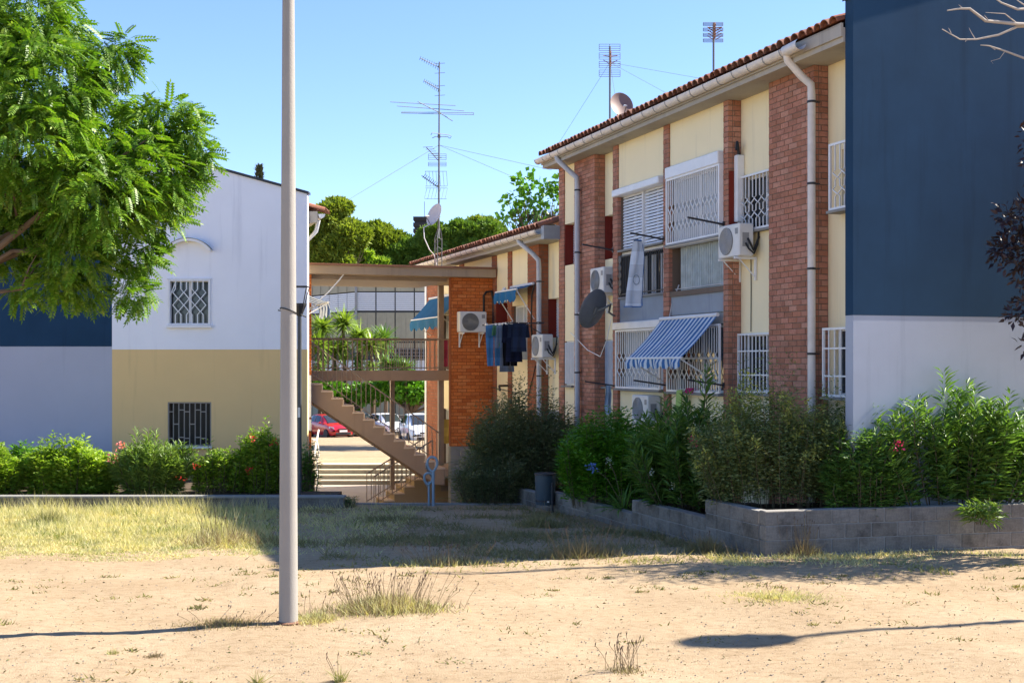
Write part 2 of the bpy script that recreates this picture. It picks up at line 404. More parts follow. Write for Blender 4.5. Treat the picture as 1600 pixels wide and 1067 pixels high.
def grille_window(root, t0, t1, z0, z1, off, style, pane=None, glass_off=-.14, bars=10, M=FR, Pm=None, w=None):
    """t0 = far edge, t1 = near edge"""
    if Pm is None: Pm = fp(t0, off, z0); w = t0-t1
    h = z1-z0
    mb = MB(); frame4(mb, lambda u,v,n: Pm(u,v,n+glass_off), w, h, .05, .06)
    pbox(mb, Pm, w/2-.025, w/2+.025, .05, h-.05, glass_off-.025, glass_off+.025)
    win = mb.build('window', m_metalw, root, M)
    mb = MB(); pbox(mb, Pm, .05, w-.05, .05, h-.05, glass_off-.012, glass_off-.004); mb.build('pane', pane or m_glass, win, M)
    mb = MB()
    if style == 'scissor':
        frame4(mb, Pm, w, h, .035, .035); scissor(mb, lambda u,v,n: Pm(u+.03, v+.02, n), w-.06, h-.04, bars)
        mb.build('grille', m_metalw, win, M)
    elif style == 'bars':
        frame4(mb, Pm, w, h, .035, .035)
        for i in range(1, bars): mb.tube([Pm(w*i/bars, .02, 0), Pm(w*i/bars, h-.02, 0)], .012, 4, sq=True)
        for q in (.3, .7): pbox(mb, Pm, .03, w-.03, h*q-.012, h*q+.012, -.008, .008)
        mb.build('grille', m_metalw, win, M)
    elif style == 'slats':
        n = max(8, int(h/.06))
        for k in range(n):
            a = h*k/n; b = h*(k+1)/n-.012
            q_ = [Pm(u, v, n_) for u in (.02, w-.02) for v, n_ in ((a+.004,-.070),(b,-.088),(b,-.10),(a+.004,-.10))]
            mb.add(q_, [(0,1,5,4),(1,2,6,5),(2,3,7,6),(3,0,4,7),(0,3,2,1),(4,5,6,7)])
        mb.build('shutter', m_shutter, win, M)
    elif style == 'vslats':
        n = max(5, int(w/.09))
        for k in range(n):
            pbox(mb, Pm, w*k/n+.006, w*(k+1)/n-.006, .03, h-.03, -.06, -.04)
        mb.build('shutter', m_bluep_s, win, M)
    mb = MB(); pbox(mb, Pm, -.02, w+.02, -.045, -.005, -.2, .05); mb.build('sill', m_conc, win, M)
    return win
m_bluep_s = paint('grey_blue_shutter', (.40,.46,.55), .5)
m_curt = stucco('pale_curtain', (.50,.52,.54), .25, .1, .3)

def panel(root, t0, t1, z0, z1, off, mat, name='wall_panel', depth=.2):
    mb = MB(); mb.bb(t0, t1, off-depth, off, z0, z1); return mb.build(name, mat, root, FR)
def mortar(root, t0, t1, z0, z1, off=-.008, depth=.32):
    mb = MB(); mb.bb(t0, t1, off-depth, off, z0, z1); return mb.build('wall', m_mortar, root, FR)

def roof_tiles(root, t0, t1, z, off0=.46, run=4.9, slope=.33, limit=300):
    """eave row of barrel tiles one by one, upper rows joined"""
    pitch = .205; n = int((t1-t0)/pitch)
    def tile():
        mb = MB(); k = 8; L = .46
        for s_, (r0, r1) in enumerate(((.105,.088),(.09,.073))):
            for (y, r_) in ((0, r0), (-L, r1)):
                for j in range(k+1):
                    a = math.pi*j/k; mb.v.append((r_*math.cos(a), y, r_*.95*math.sin(a)))
        for s_ in (0, 1):
            b = s_*2*(k+1)
            for j in range(k): mb.f.append((b+j, b+j+1, b+k+1+j+1, b+k+1+j)); mb.m.append(0)
        for j in range(k): mb.f.append((j, j+1, 2*(k+1)+j+1, 2*(k+1)+j)); mb.m.append(0)
        return mb.mesh('roof_tile', m_tile, True)
    me = tile()
    tilt = Matrix.Rotation(-math.atan(slope), 4, 'X')
    roof = MB(); sx = math.cos(math.atan(slope))
    a = (t0, off0-.05, z-.03); 
    roof.add([(t0,off0-.06,z-.02),(t1,off0-.06,z-.02),(t1,off0-run,z-.02+slope*(run-.06)),(t0,off0-run,z-.02+slope*(run-.06)),
              (t1,off0-2*run,z-.02),(t0,off0-2*run,z-.02),
              (t0,off0-.06,z-.05),(t1,off0-.06,z-.05)], [(0,1,2,3),(3,2,4,5),(6,7,1,0)])
    rf = roof.build('roof', m_tile, root, FR)
    for i in range(n):
        t = t0+pitch*(i+.5)
        M = FR @ T_(t, off0+random.uniform(-.015,.015), z+random.uniform(-.006,.006), random.uniform(-.04,.04)) @ tilt
        link('roof_tile', me, rf, M)
    up = MB()
    for r_ in range(1, int(run/.4)):
        for i in range(n):
            t = t0+pitch*(i+.5); y = off0-.4*r_*sx; zz = z+.4*r_*slope*sx+.008
            k = 4; b = len(up.v)
            for (dy, rr, dz) in ((0,.1,0), (-.43,.082,.43*slope)):
                for j in range(k+1):
                    an = math.pi*j/k; up.v.append((t+rr*math.cos(an), y+dy, zz+dz+rr*.95*math.sin(an)))
            for j in range(k): up.f.append((b+j,b+j+1,b+k+2+j,b+k+1+j)); up.m.append(0)
    up.build('upper_tile_rows', m_tile, rf, FR, kind='stuff')
    ch = MB()   # channel tiles between the barrels at the eave: short upward-open curves
    for i in range(n-1):
        t = t0+pitch*(i+1); b = len(ch.v)
        for (dy, dz) in ((-.01,0),(-.5,.49*slope)):
            for j in range(5):
                an = math.pi+math.pi*j/4; ch.v.append((t+.075*math.cos(an), off0+dy, z+.05+dz+.055*math.sin(an)))
        for j in range(4): ch.f.append((b+j,b+j+1,b+6+j,b+5+j)); ch.m.append(0)
    ch.build('channel_tiles', m_tile, rf, FR, kind='stuff')
    return rf
def gutter(root, t0, t1, z, off=.455, r=.092):
    mb = MB(); k = 10; L = t1-t0; ns = max(2, int(L/.5))
    prof = [(off+r*math.cos(math.pi+math.pi*j/k), z+r*math.sin(math.pi+math.pi*j/k)*1.15) for j in range(k+1)]
    inn = [(off+(r-.008)*math.cos(math.pi+math.pi*j/k), z+(r-.008)*math.sin(math.pi+math.pi*j/k)*1.15) for j in range(k,-1,-1)]
    mb.prism(prof+inn, lambda u,v,w: (w,u,v), t0, t1)
    g = mb.build('gutter', m_pvc, root, FR, True)
    pr = [(off+(r+.006)*math.cos(math.pi+math.pi*j/k), z+(r+.006)*math.sin(math.pi+math.pi*j/k)*1.15) for j in range(k+1)]
    bk = MB().prism(pr+[(u,v+.004) for u,v in inn], lambda u,v,w: (w,u,v), -.012, .012).mesh('gutter_bracket', m_acg)
    for i in range(ns+1): link('gutter_bracket', bk, root, FR @ Matrix.Translation((t0+.03+(L-.06)*i/ns, 0, 0)))
    mb = MB(); cap = [(off+(r-.001)*math.cos(math.pi+math.pi*j/k), z+(r-.001)*math.sin(math.pi+math.pi*j/k)*1.15) for j in range(k+1)]
    mb.prism(cap, lambda u,v,w: (w,u,v), t1-.01, t1+.006); mb.build('end_cap', m_pvc, g, FR)
    return g
def downpipe(root, pts, mat, rings, r=.06):
    mb = MB(); mb.tube(pts, r, 12); p = mb.build('downpipe', mat, root, FR, True)
    mb = MB(); x, y = pts[-1][0], pts[-1][1]
    for z in rings:
        mb.lathe([(r+.004,-.018),(r+.012,-.012),(r+.012,.012),(r+.004,.018)], 12, (x, y, z)); mb.bb(x-.012, x+.012, y-.14, y-r, z-.01, z+.01)
    mb.build('pipe_collar', m_dark, p, FR)
    return p

# ---------------------------------------------------- near apartment building
b1 = thing('apartment_building', 'near two storey brick and cream apartment block with dark blue gable end wall', 'building', FRT(0,0,0))
ZB = -.8; ZS = 7.19
te = T(873)
mb = MB(); mb.bb(.1, te, -8.7, -.62, ZB, 7.2); mb.build('core_wall', m_cream, b1, FR)
# gable end wall: lower pale band, upper dark blue with the roof slope
GL, GR, GZ, RS = .33, -9.3, 7.78, .33
gm = (GL+GR)/2
fn = lambda u, v, w: (w, u, v)
mb = MB(); mb.prism([(GL-.004,ZB),(GL-.004,3.285),(GR,3.285),(GR,ZB)], fn, -.096, .099); mb.build('lower_gable_wall', stucco('light_grey_render', (.40,.44,.52), .10, .35, .16), b1, FR)
mb = MB(); mb.prism([(GL,3.285),(GL,GZ),(gm,GZ+RS*(GL-gm)),(GR,GZ),(GR,3.285)], fn, -.10, .099); mb.build('upper_gable_wall', m_blue, b1, FR)
mb = MB(); mb.prism([(GL+.03,GZ-.01),(GL+.03,GZ+.035),(gm,GZ+.045+RS*(GL+.03-gm)),(GR,GZ+.045),(GR,GZ+.002),(gm,GZ+.002+RS*(GL-gm))], fn, -.13, .13); mb.build('gable_coping', m_dark, b1, FR)
# brick piers
br = []
def pier(px_far, px_near, off=0, side_to=None, z0=ZB, z1=ZS, root=b1, lst=br):
    ta, tb = T(px_near, off), T(px_far, off)
    mortar(root, ta+.008, tb, z0, z1, off-.008, .3 if side_to is None else off-side_to+.06)
    bricks_region(lst, 't', ta+(.0), tb, off, z0, z1)
    if side_to is not None: bricks_region(lst, 'o', side_to, off-.082, ta, z0, z1, 1)
    return ta, tb
p_near = pier(1201, 1272, 0, -.25)
p_mid = pier(1130, 1138, 0, -.25)
p_thin = pier(1036, 1045); p_thin2 = pier(957, 965)
p_far = pier(897, 929, 0, -.25); p_end = pier(873, 881)
# recessed window strips: (t near, t far)
def strip(root, ta, tb, dz, style_up, style_lo, off=-.25, red=False, zt=ZS, zb=ZB, pane=None, wo=.06, bars=7):
    uz0, uz1, lz0, lz1 = 4.88+dz, 5.84+dz, 2.1+dz, 3.12+dz
    for z0, z1 in ((zb, lz0), (lz1, uz0), (uz1, zt)): panel(root, ta, tb, z0, z1, off, m_cream, depth=.3)
    for (z0, z1, stl) in ((lz0, lz1, style_lo), (uz0, uz1, style_up)):
        if stl in ('scissor', 'bars'): grille_window(root, tb, ta, z0, z1, off+wo, stl, pane, glass_off=-.2, bars=bars)
        else:
            grille_window(root, tb-.02, ta+.02, z0, z1, off-.12 if stl == 'slats' else off+.055, stl, pane, glass_off=-.12)
    if red:
        for z0, z1 in ((uz0, uz1),):
            mb = MB(); mb.bb(tb-.012, tb+.03, off-.35, off+.0, z0, z1); mb.build('window_reveal', m_red, root, FR)
            mb = MB(); mb.bb(ta-.03, ta+.012, off-.35, off, z0, z1); mb.build('window_reveal', m_red, root, FR)
for z0, z1 in ((ZB, 2.1), (3.12, 4.88), (5.84, ZS)): panel(b1, .10, p_near[0], z0, z1, -.25, m_cream, depth=.3)
panel(b1, T(1285,-.02), p_near[0], 2.1, 3.12, -.25, m_cream, depth=.3); panel(b1, T(1295,-.02), p_near[0], 4.88, 5.84, -.25, m_cream, depth=.3)
grille_window(b1, T(1286,-.02), .12, 2.1, 3.14, -.02, 'bars', glass_off=-.3, bars=7); grille_window(b1, T(1296,-.02), .12, 4.9, 5.9, -.02, 'scissor', glass_off=-.3, bars=7)
strip(b1, p_near[1], p_mid[0], 0, 'scissor', 'bars', bars=11)
strip(b1, p_thin2[1], p_far[0], 0, 'slats', 'vslats', red=True)
strip(b1, p_far[1], p_end[0], 0, 'slats', 'vslats', off=-.03, red=True)
# dark red paint on the middle pier beside the upper window, white cable duct
mb = MB(); mb.bb(p_mid[0]-.012, p_mid[0]-.003, -.25, -.01, 4.9, 5.95); mb.build('painted_reveal', m_red, b1, FR)
mb = MB(); tq = p_mid[0]-.07; mb.chbox(tq-.06, tq+.055, -.25, -.10, 5.06, 6.22, .012); mb.build('cable_duct', m_metalw, b1, FR)
mb = MB(); mb.tube([(tq,-.17,6.2),(tq,-.15,6.36),(tq-.03,-.12,6.44),(tq-.05,-.1,6.3)], .028, 6); mb.build('cable', m_black, b1, FR)
mb = MB(); mb.tube([(tq-.3,-.235,4.5),(tq-.31,-.235,3.9),(tq-.3,-.235,3.15)], .008, 5); mb.build('cable', m_black, b1, FR)
# bay 1 (far) and bay 2 (near)
a1, c1 = p_thin[1], p_thin2[0]; a2, c2 = p_mid[1], p_thin[0]
for (a, c, zt) in ((a1, c1, 6.24), (a2, c2, 6.34)):
    panel(b1, a, c, zt, ZS, -.03, m_cream, depth=.3); panel(b1, a, c, ZB, 2.03, -.06, m_cream, depth=.3)
panel(b1, a1, c1, 3.46, 3.94, -.05, m_bluec, 'balcony_wall', .3); panel(b1, a2, c2, 3.52, 3.87, -.05, m_bluec, 'balcony_wall', .3)
panel(b1, a2, c2, 3.872, 3.97, -.02, m_mortar, 'balcony_kerb', .3); panel(b1, a1, c1, 3.942, 3.985, -.01, m_conc, 'balcony_kerb', .3)
panel(b1, a2, c2, 3.31, 3.518, -.08, m_fascia, 'lintel', .3)
mb = MB(); mb.chbox(a1-.02, c1-.02+.08, -.1, .10, 3.30, 3.455, .015); mb.build('shutter_box', m_metalw, b1, FR)
mb = MB(); mb.chbox(a1+.02, c1+.1, -.2, .10, 6.09, 6.235, .015); mb.build('shutter_box', m_metalw, b1, FR)
mb = MB(); mb.chbox(a2+.02, c2-.02, -.2, .10, 6.11, 6.335, .015); mb.build('shutter_box', m_metalw, b1, FR)
hf = (a1+c1)/2
grille_window(b1, c1-.03, hf+.012, 4.97, 6.10, -.03, 'slats'); grille_window(b1, hf-.012, a1+.03, 4.97, 6.10, -.03, 'slats')
mb = MB(); mb.bb(hf-.012, hf+.012, -.18, -.06, 4.85, 6.09); mb.bb(a1, c1, -.2, -.1, 4.87, 4.92); mb.build('window_mullion', m_metalw, b1, FR)
mb = MB(); mb.bb(a1, c1, -.5, -.42, 3.98, 4.88); mb.build('balcony_back', m_glass, b1, FR)
mb = MB()
for i in range(5): mb.bb(a1+.1+i*.42, a1+.32+i*.42, -.30, -.285, 4.0, 4.8)
mb.build('metal_sheet', m_shutter, b1, FR)
mb = MB(); nb = 26
for i in range(nb+1):
    t = a1+.02+(c1-a1-.04)*i/nb; mb.tube([(t,-.03,3.99),(t,-.03,4.83)], .011, 5)
mb.bb(a1, c1, -.05, -.01, 4.82, 4.85); mb.bb(a1, c1, -.045, -.015, 4.03, 4.05)
for i in range(5): mb.lathe([(.07,-.006),(.085,0),(.07,.006)], 10, (0,0,0), Matrix.Translation((c1-.12,-.0,4.12+i*.16)) @ Matrix.Rotation(R(90),4,'X'))
mb.build('balcony_railing', m_dark, b1, FR)
grille_window(b1, c2-.02, a2+.02, 4.86, 6.11, .06, 'scissor', m_curt, glass_off=-.2, bars=26)
mb = MB(); mb.chbox(a2-.02, c2, -.1, .09, 4.80, 4.855, .01); mb.bb(a2-.0, a2+.05, -.1, .08, 4.86, 6.11); mb.build('window_ledge', m_metalw, b1, FR)
# corrugated sheet below
mb = MB(); L = c2-a2-.25; nC = 27
for i in range(nC):
    u = a2+.02+L*i/nC; w_ = L/nC
    mb.prism([(u,-.18),(u+w_*.14,-.13),(u+w_*.62,-.13),(u+w_*.76,-.18),(u+w_*.76,-.19),(u,-.19)], lambda p, q, w: (p, q, w), 3.985, 4.80)
mb.bb(a2+.0, a2+.02+L, -.24, -.205, 3.985, 4.80)
mb.build('corrugated_sheet', m_sheet, b1, FR)
mb = MB(); mb.bb(a2, c2, -.5, -.42, 3.98, 4.86); mb.build('balcony_back', m_mortar, b1, FR)
mb = MB(); mb.tube([(a2+.02,-.13,4.02),(c2-.02,-.13,4.02)], .012, 5); mb.tube([(c2-.18,-.13,4.1),(c2-.02,-.06,3.75),(c2+.02,.015,3.3)], .012, 5); mb.build('balcony_rail', m_pipe, b1, FR)
grille_window(b1, c2-.02, a2+.02, 2.07, 3.30, .05, 'scissor', None, glass_off=-.25, bars=22)
mb = MB(); mb.bb(a2+.03, c2-.03, .03, .075, 2.68, 2.71); mb.build('grille_rail', m_metalw, b1, FR)
grille_window(b1, c1-.02, a1+.02, 2.09, 3.295, .05, 'scissor', m_curt, glass_off=-.25, bars=20)
bricks_emit(br, b1, m_brick)
# eave, gutter, roof
mb = MB(); mb.bb(.10, te+.12, -.35, .36, ZS, 7.40); mb.build('eave_slab', m_fascia, b1, FR)
mb = MB(); mb.bb(.10, te+.12, .362, .40, 7.27, 7.46); mb.build('fascia_board', m_fascia, b1, FR)
roof_tiles(b1, .12, te+.15, 7.48)
tg = T(1228, .44)
g = gutter(b1, tg, te+.2, 7.40)
mb = MB(); k = 8
Pn = Vector((tg+.02,.44,7.38)); Pf = Vector((tg-.62,.56,7.34)); dr = (Pf-Pn).normalized()
ring = []
for p in (Pn, Pf):
    x = dr.cross(Vector((0,0,1))).normalized(); y = x.cross(dr)
    ring.append([p+x*.085*math.cos(math.pi*1.15+math.pi*1.3*j/k-.45)+y*.085*math.sin(math.pi*1.15+math.pi*1.3*j/k-.45) for j in range(k+1)])
mb.add(ring[0]+ring[1], [(j,j+1,k+2+j,k+1+j) for j in range(k)])
mb.build('loose_gutter_piece', m_pvc, b1, FR, True)
tp = T(1268, .09)
downpipe(b1, [(tg-.02,.44,7.36),(tg-.03,.43,7.24),(tp+.10,.2,7.0),(tp+.0,.10,6.86),(tp,.09,6.7),(tp,.09,-.3)], m_pvc, (6.6,5.35,4.05,2.75))
tp2 = T(902, .09)
downpipe(b1, [(T(868,.4)-.15,.44,7.36),(T(868,.4)-.2,.43,7.22),(tp2+.2,.2,6.95),(tp2,.10,6.78),(tp2,.09,6.6),(tp2,.09,-.7)], m_pipe, (6.5,5.1,3.7,2.4))
# drying arms
arm = MB(); arm.tube([(0,0,0),(0,.70,.10)], .022, 4, sq=True); arm.bb(-.03,.03,-.0,.015,-.05,.05); arm_me = arm.mesh('drying_arm', m_dark)
for px, py in ((1131,351),(1037,374),(958,391),(962,603),(1042,602),(1131,602)):
    link('drying_arm', arm_me, b1, FRT(T(px,.0), 0, Z(px,py)))

mb = MB(); mb.tube([(T(957),.03,3.55),(T(950),.03,3.1),(T(940),.03,2.75),(T(920),.03,2.9),(T(902),.16,3.3)], .009, 5); mb.build('cable', m_metalw, b1, FR)

# ---------------------------------------------------- far apartment building (one step lower)
DZ = -1.65; te2 = (41.9-18.3)/cs_
b2 = thing('apartment_building', 'far lower brick and cream apartment block behind the brick staircase', 'building', FRT(te, 0, DZ))
ZB2, ZS2 = -1.9, 5.54
mb = MB(); mb.bb(te+.02, te2, -8.7, -.62, ZB2, ZS2); mb.build('core_wall', m_cream, b2, FR)
br2 = []
def pier2(a, b, off=0, side=None): return pier(a, b, off, side, ZB2, ZS2, b2, br2)
q_b = pier2(824, 842, 0, -.25); q_d = pier2(793, 799); q_f = pier2(768, 775)
strip(b2, te+.02, q_b[0], DZ, 'slats', 'vslats', red=True, zt=ZS2, zb=ZB2)
tc0, tc1 = q_b[1], q_d[0]
for z0, z1 in ((ZB2, 1.45), (1.45, 2.7), (4.1, ZS2)): panel(b2, tc0, tc1, z0+.001, z1, -.03, m_cream, depth=.3)
panel(b2, tc0, tc1-.0, 2.70, 3.36, -.02, m_bluec, 'balcony_wall', .3)
grille_window(b2, tc1-.02, tc0+.02, 3.38, 4.1, -.1, 'none', m_curt, glass_off=-.05)
te0, te1 = q_d[1], q_f[0]
for z0, z1 in ((ZB2, 3.2), (4.25, ZS2)): panel(b2, te0, te1, z0, z1, -.03, m_cream, depth=.3)
panel(b2, te0, te1, 3.2, 4.25, -.4, m_red, 'window_recess', .1)
grille_window(b2, te1-.3, te0+.02, 3.22, 4.24, -.24, 'none', m_curt, glass_off=-.02)
mb = MB(); mb.bb(te1-.03, te1+.01, -.4, -.0, 3.2, 4.25); mb.build('window_reveal', m_red, b2, FR)
# beyond the staircase
far_cols = [(T(724), T(768), 'y'), (T(717), T(724), 'b'), (T(699), T(717), 'y'), (T(688), T(699), 'w'), (T(666), T(688), 'b'), ]
for tn, tf in (): pass
def cols(px_far, px_near, kind):
    ta, tb = T(px_near), T(px_far)
    if kind == 'b':
        mortar(b2, ta+.008, tb, ZB2, ZS2); bricks_region(br2, 't', ta, tb, 0, ZB2, ZS2)
    elif kind == 'y': panel(b2, ta, tb, ZB2, ZS2, -.03, m_cream, depth=.3)
    else:
        for z0, z1 in ((ZB2,-.9),(1.2,2.3),(4.1,ZS2)): panel(b2, ta, tb, z0, z1, -.03, m_cream, depth=.3)
        grille_window(b2, tb-.02, ta+.02, 2.35, 4.08, -.05, 'none', m_curt); grille_window(b2, tb-.02, ta+.02, -.85, 1.18, -.05, 'none', m_curt)
for a, b, k in ((724,768,'y'),(717,724,'b'),(703,717,'y'),(689,703,'w'),(667,689,'b')): cols(a, b, k)
bricks_emit(br2, b2, m_brick2 if 'm_brick2' in globals() else brickmat('red_orange_brick', [(.30,.10,.05),(.38,.14,.075),(.33,.115,.06),(.42,.17,.10)]))
mb = MB(); mb.bb(T(667), te2+.02, -.4, .02, ZB2, ZS2); mb.build('corner_trim', m_metalw, b2, FR)
mb = MB(); mb.bb(te+.13, te2+.25, -.35, .36, ZS2, ZS2+.2); mb.build('eave_slab', m_fascia, b2, FR)
mb = MB(); mb.bb(te-.08, te+.125, -.1, .40, ZS2-.02, ZS2+.30); mb.build('eave_end_box', paint('grey_box', (.30,.32,.34)), b2, FR)
mb = MB(); mb.bb(te+.13, te2+.25, .362, .40, ZS2+.08, ZS2+.26); mb.build('fascia_board', m_fascia, b2, FR)
roof_tiles(b2, te+.12, te2+.3, ZS2+.29)
gutter(b2, te+.15, te2+.3, ZS2+.21)
tp3 = T(842, .09)
downpipe(b2, [(tp3+.55,.44,ZS2+.17),(tp3+.5,.43,ZS2+.05),(tp3+.15,.2,ZS2-.25),(tp3,.10,ZS2-.42),(tp3,.09,ZS2-.6),(tp3,.09,-1.8)], m_pipe, (4.6,3.6,2.3,1.0))
mb = MB(); tq = T(800, .1)
mb.chbox(tq-.12, tq+.12, 0, .12, 4.36, 4.50, .02); mb.lathe([(.05,0),(.09,.12),(.10,.16)], 10, (0,0,0), Matrix.Translation((tq+.2,.15,4.43)) @ Matrix.Rotation(R(-60),4,'X'))
mb.build('wall_lamp', m_metalw, b2, FR)
mb = MB(); tq = T(797, .05); mb.tube([(tq+.3,.02,2.02),(tq,.35,2.02),(tq-.1,.36,1.9)], .03, 4); mb.build('drying_arm', m_dark, b2, FR)
mb = MB(); tz = T(836); mb.tube([(tz,.06,2.9),(tz,.1,3.6),(tz-.1,.12,4.3),(tz-.25,.1,4.55),(tz-.4,.02,4.5)], .022, 6); mb.tube([(tz-.1,.02,2.55),(tz+.4,.03,1.8),(T(770),.04,1.95)], .012, 5); mb.build('cable', m_black, b2, FR)

# ---------------------------------------------------- left building
LB = T_(-4.8, 30, -.3)
lb = thing('gable_building', 'left gable end painted white, ochre, dark blue and pale grey', 'building', LB)
I4 = Matrix()
XS = -9.375; XR = -4.8; XL = -13.95; ZE = 6.575; SL = .275
w1 = (-8.055, -7.065, 3.50, 4.565); w2 = (-8.07, -7.05, .665, 1.70)
fz = lambda u, v, w: (u, w, v)
def rects(name, x0, x1, z0, z1, holes, mat, y0=30.0, y1=30.2):
    mb = MB()
    for a, b, c, d in rects_minus(x0, x1, z0, z1, holes): mb.bb(a, b, y0, y1, c, d)
    return mb
mb = rects('', XS, XR, 2.93, ZE, [w1], m_white_r); mb.prism([(XS,ZE),(XR,ZE),(XS,ZE+SL*(XR-XS))], fz, 30.0, 30.2); mb.build('upper_white_wall', m_white_r, lb, I4)
mb = rects('', XS, XR, -1.6, 2.93, [w2], m_ocher, 30.004); mb.build('lower_ochre_wall', m_ocher, lb, I4)
mb = MB(); mb.bb(XL, XS, 30.003, 30.2, 3.0, ZE); mb.prism([(XL,ZE),(XS,ZE),(XS,ZE+SL*(XR-XS))], fz, 30.003, 30.2); mb.build('upper_blue_wall', m_blue, lb, I4)
mb = MB(); mb.bb(XL, XS, 30.006, 30.2, -1.6, 3.0); mb.build('lower_grey_wall', m_pale, lb, I4)
mb = MB(); zr = ZE+SL*(XR-XS)
mb.prism([(XR+.04,ZE-.005),(XR+.04,ZE+.05),(XS,zr+.06),(XL-.04,ZE+.05),(XL-.04,ZE-.005),(XS,zr+.003)], fz, 29.95, 30.25); mb.build('gable_coping', m_dark, lb, I4)
# body, set in the same direction as the row opposite
def LBp(o, y, z): return (-4.8+o-sn_/cs_*(y-30)*1.0, y, z)
mb = MB()
mb.add([LBp(-.02,30.2,-1.6),LBp(-.02,46,-1.6),LBp(-9.1,46,-1.6),LBp(-9.1,30.2,-1.6),LBp(-.02,30.2,5.9),LBp(-.02,46,5.9),LBp(-9.1,46,5.9),LBp(-9.1,30.2,5.9)],
       [(0,1,5,4),(1,2,6,5),(2,3,7,6),(3,0,4,7),(0,3,2,1),(4,5,6,7)]); mb.build('side_wall', m_cream, lb, I4)
mb = MB(); mb.add([LBp(.35,30.26,6.25),LBp(.35,46,6.25),LBp(-4.55,46,7.6),LBp(-4.55,30.26,7.6),LBp(-9.5,46,6.25),LBp(-9.5,30.26,6.25)], [(0,1,2,3),(3,2,4,5)]); mb.build('roof', m_tile, lb, I4)
mb = MB(); 
pr = [(.0,5.9),(.30,5.95),(.30,6.2),(-.2,6.2)]
mb.add([LBp(o,30.3,z) for o,z in pr]+[LBp(o,46,z) for o,z in pr], [(0,1,2,3),(7,6,5,4),(0,4,5,1),(1,5,6,2),(2,6,7,3),(3,7,4,0)]); mb.build('eave_slab', m_fascia, lb, I4)
mb = MB(); pr = [(.40+.085*math.cos(math.pi+math.pi*j/8), 6.14+.1*math.sin(math.pi+math.pi*j/8)) for j in range(9)]
mb.add([LBp(o,30.32,z) for o,z in pr]+[LBp(o,46,z) for o,z in pr], [(j,j+1,10+j,9+j) for j in range(8)]+[tuple(range(9)), tuple(range(17,8,-1))]); mb.build('gutter', m_metalw, lb, I4, True)
for i in range(4):
    me_t = MB(); k8 = 6; x_ = -4.8+.40-.02; y_ = 30.36+.21*i
    me_t.v = [(x_-.5*q, y_+.1*math.cos(math.pi*j/k8), 6.21+.14*q+.09*math.sin(math.pi*j/k8)) for q in (0,1) for j in range(k8+1)]
    for j in range(k8): me_t.f.append((j,j+1,k8+2+j,k8+1+j)); me_t.m.append(0)
    me_t.build('roof_tile', m_tile, lb, I4, True)
mb = MB(); mb.tube([LBp(.36,30.5,6.02),LBp(.3,30.5,5.75),LBp(.08,30.5,5.5),LBp(.08,30.5,-1.3)], .05, 8); mb.build('downpipe', m_metalw, lb, I4, True)
# arched hood over the upper window
mb = MB(); cx = (w1[0]+w1[1])/2; n = 16; hw = .55; hh = .27; Rr = (hw*hw+hh*hh)/(2*hh); a0 = math.asin(hw/Rr)
outer = [(cx+Rr*math.sin(-a0+2*a0*i/n), 5.25-(Rr-hh)+Rr*math.cos(-a0+2*a0*i/n)) for i in range(n+1)]
inner = [(cx+(Rr-.055)*math.sin(-a0+2*a0*i/n), 5.25-(Rr-hh)+(Rr-.055)*math.cos(-a0+2*a0*i/n)) for i in range(n,-1,-1)]
mb.prism(outer+inner, fz, 29.82, 30.01); mb.build('arched_hood', m_white_r, lb, I4)
mb = MB(); mb.prism([(u,v+.012) for u,v in outer]+[(u,v+.002) for u,v in reversed(outer)], fz, 29.80, 30.012); mb.build('hood_capping', m_conc, lb, I4)
def lw(w, y): return lambda u, v, n: (w[0]+u, y-n, w[2]+v)
W_ = w1[1]-w1[0]; H_ = w1[3]-w1[2]; Pm = lw(w1, 29.985)
mb = MB(); frame4(mb, lambda u,v,n: Pm(u,v,n-.12), W_, H_, .05, .06); pbox(mb, Pm, W_/2-.03, W_/2+.03, .05, H_-.05, -.15, -.09); win = mb.build('window', m_metalw, lb, I4)
mb = MB(); pbox(mb, Pm, .05, W_-.05, .05, H_-.05, -.16, -.13); mb.build('pane', m_glass, win, I4)
mb = MB(); frame4(mb, Pm, W_, H_, .035, .04); scissor(mb, lambda u,v,n: Pm(u+.04, v+.02, n), W_-.08, H_-.04, 7, .015, ((.22,.80),), 4)
mb.tube([Pm(.04,.62*H_,.01),Pm(.19,H_-.03,.01)], .012, 4); mb.build('grille', m_metalw, win, I4)
mb = MB(); mb.bb(w1[0]-.03, w1[1]+.04, 29.93, 30.1, w1[2]-.065, w1[2]-.004); mb.bb(w1[0]-.02, w1[1]+.02, 29.96, 30.1, w1[3]+.002, w1[3]+.03); mb.build('sill', m_metalw, win, I4)
W_ = w2[1]-w2[0]; H_ = w2[3]-w2[2]; Pm = lw(w2, 30.03)
m_darkpane, _, _b = newmat('dark_pane', (.02,.018,.016), .35, 0, .3)
m_brz = paint('bronze_metal', (.07,.055,.045), .5)
mb = MB(); frame4(mb, lambda u,v,n: Pm(u,v,n-.12), W_, H_, .05, .06); win = mb.build('window', m_brz, lb, I4)
mb = MB(); pbox(mb, Pm, .05, W_-.05, .05, H_-.05, -.16, -.13); mb.build('pane', m_darkpane, win, I4)
mb = MB(); frame4(mb, Pm, W_, H_, .03, .03)
for i in range(1, 8):
    u = W_*i/8; mb.tube([Pm(u,.02 if i%2 else .0,0),Pm(u,H_,0)], .014, 4, sq=True)
for i in range(7):
    for v in ((.18,.78) if i%3 == 0 else (.5,) if i%3 == 1 else (.82,.2)):
        pbox(mb, Pm, W_*i/8+.0, W_*(i+1)/8, H_*v-.012, H_*v+.012, -.01, .01)
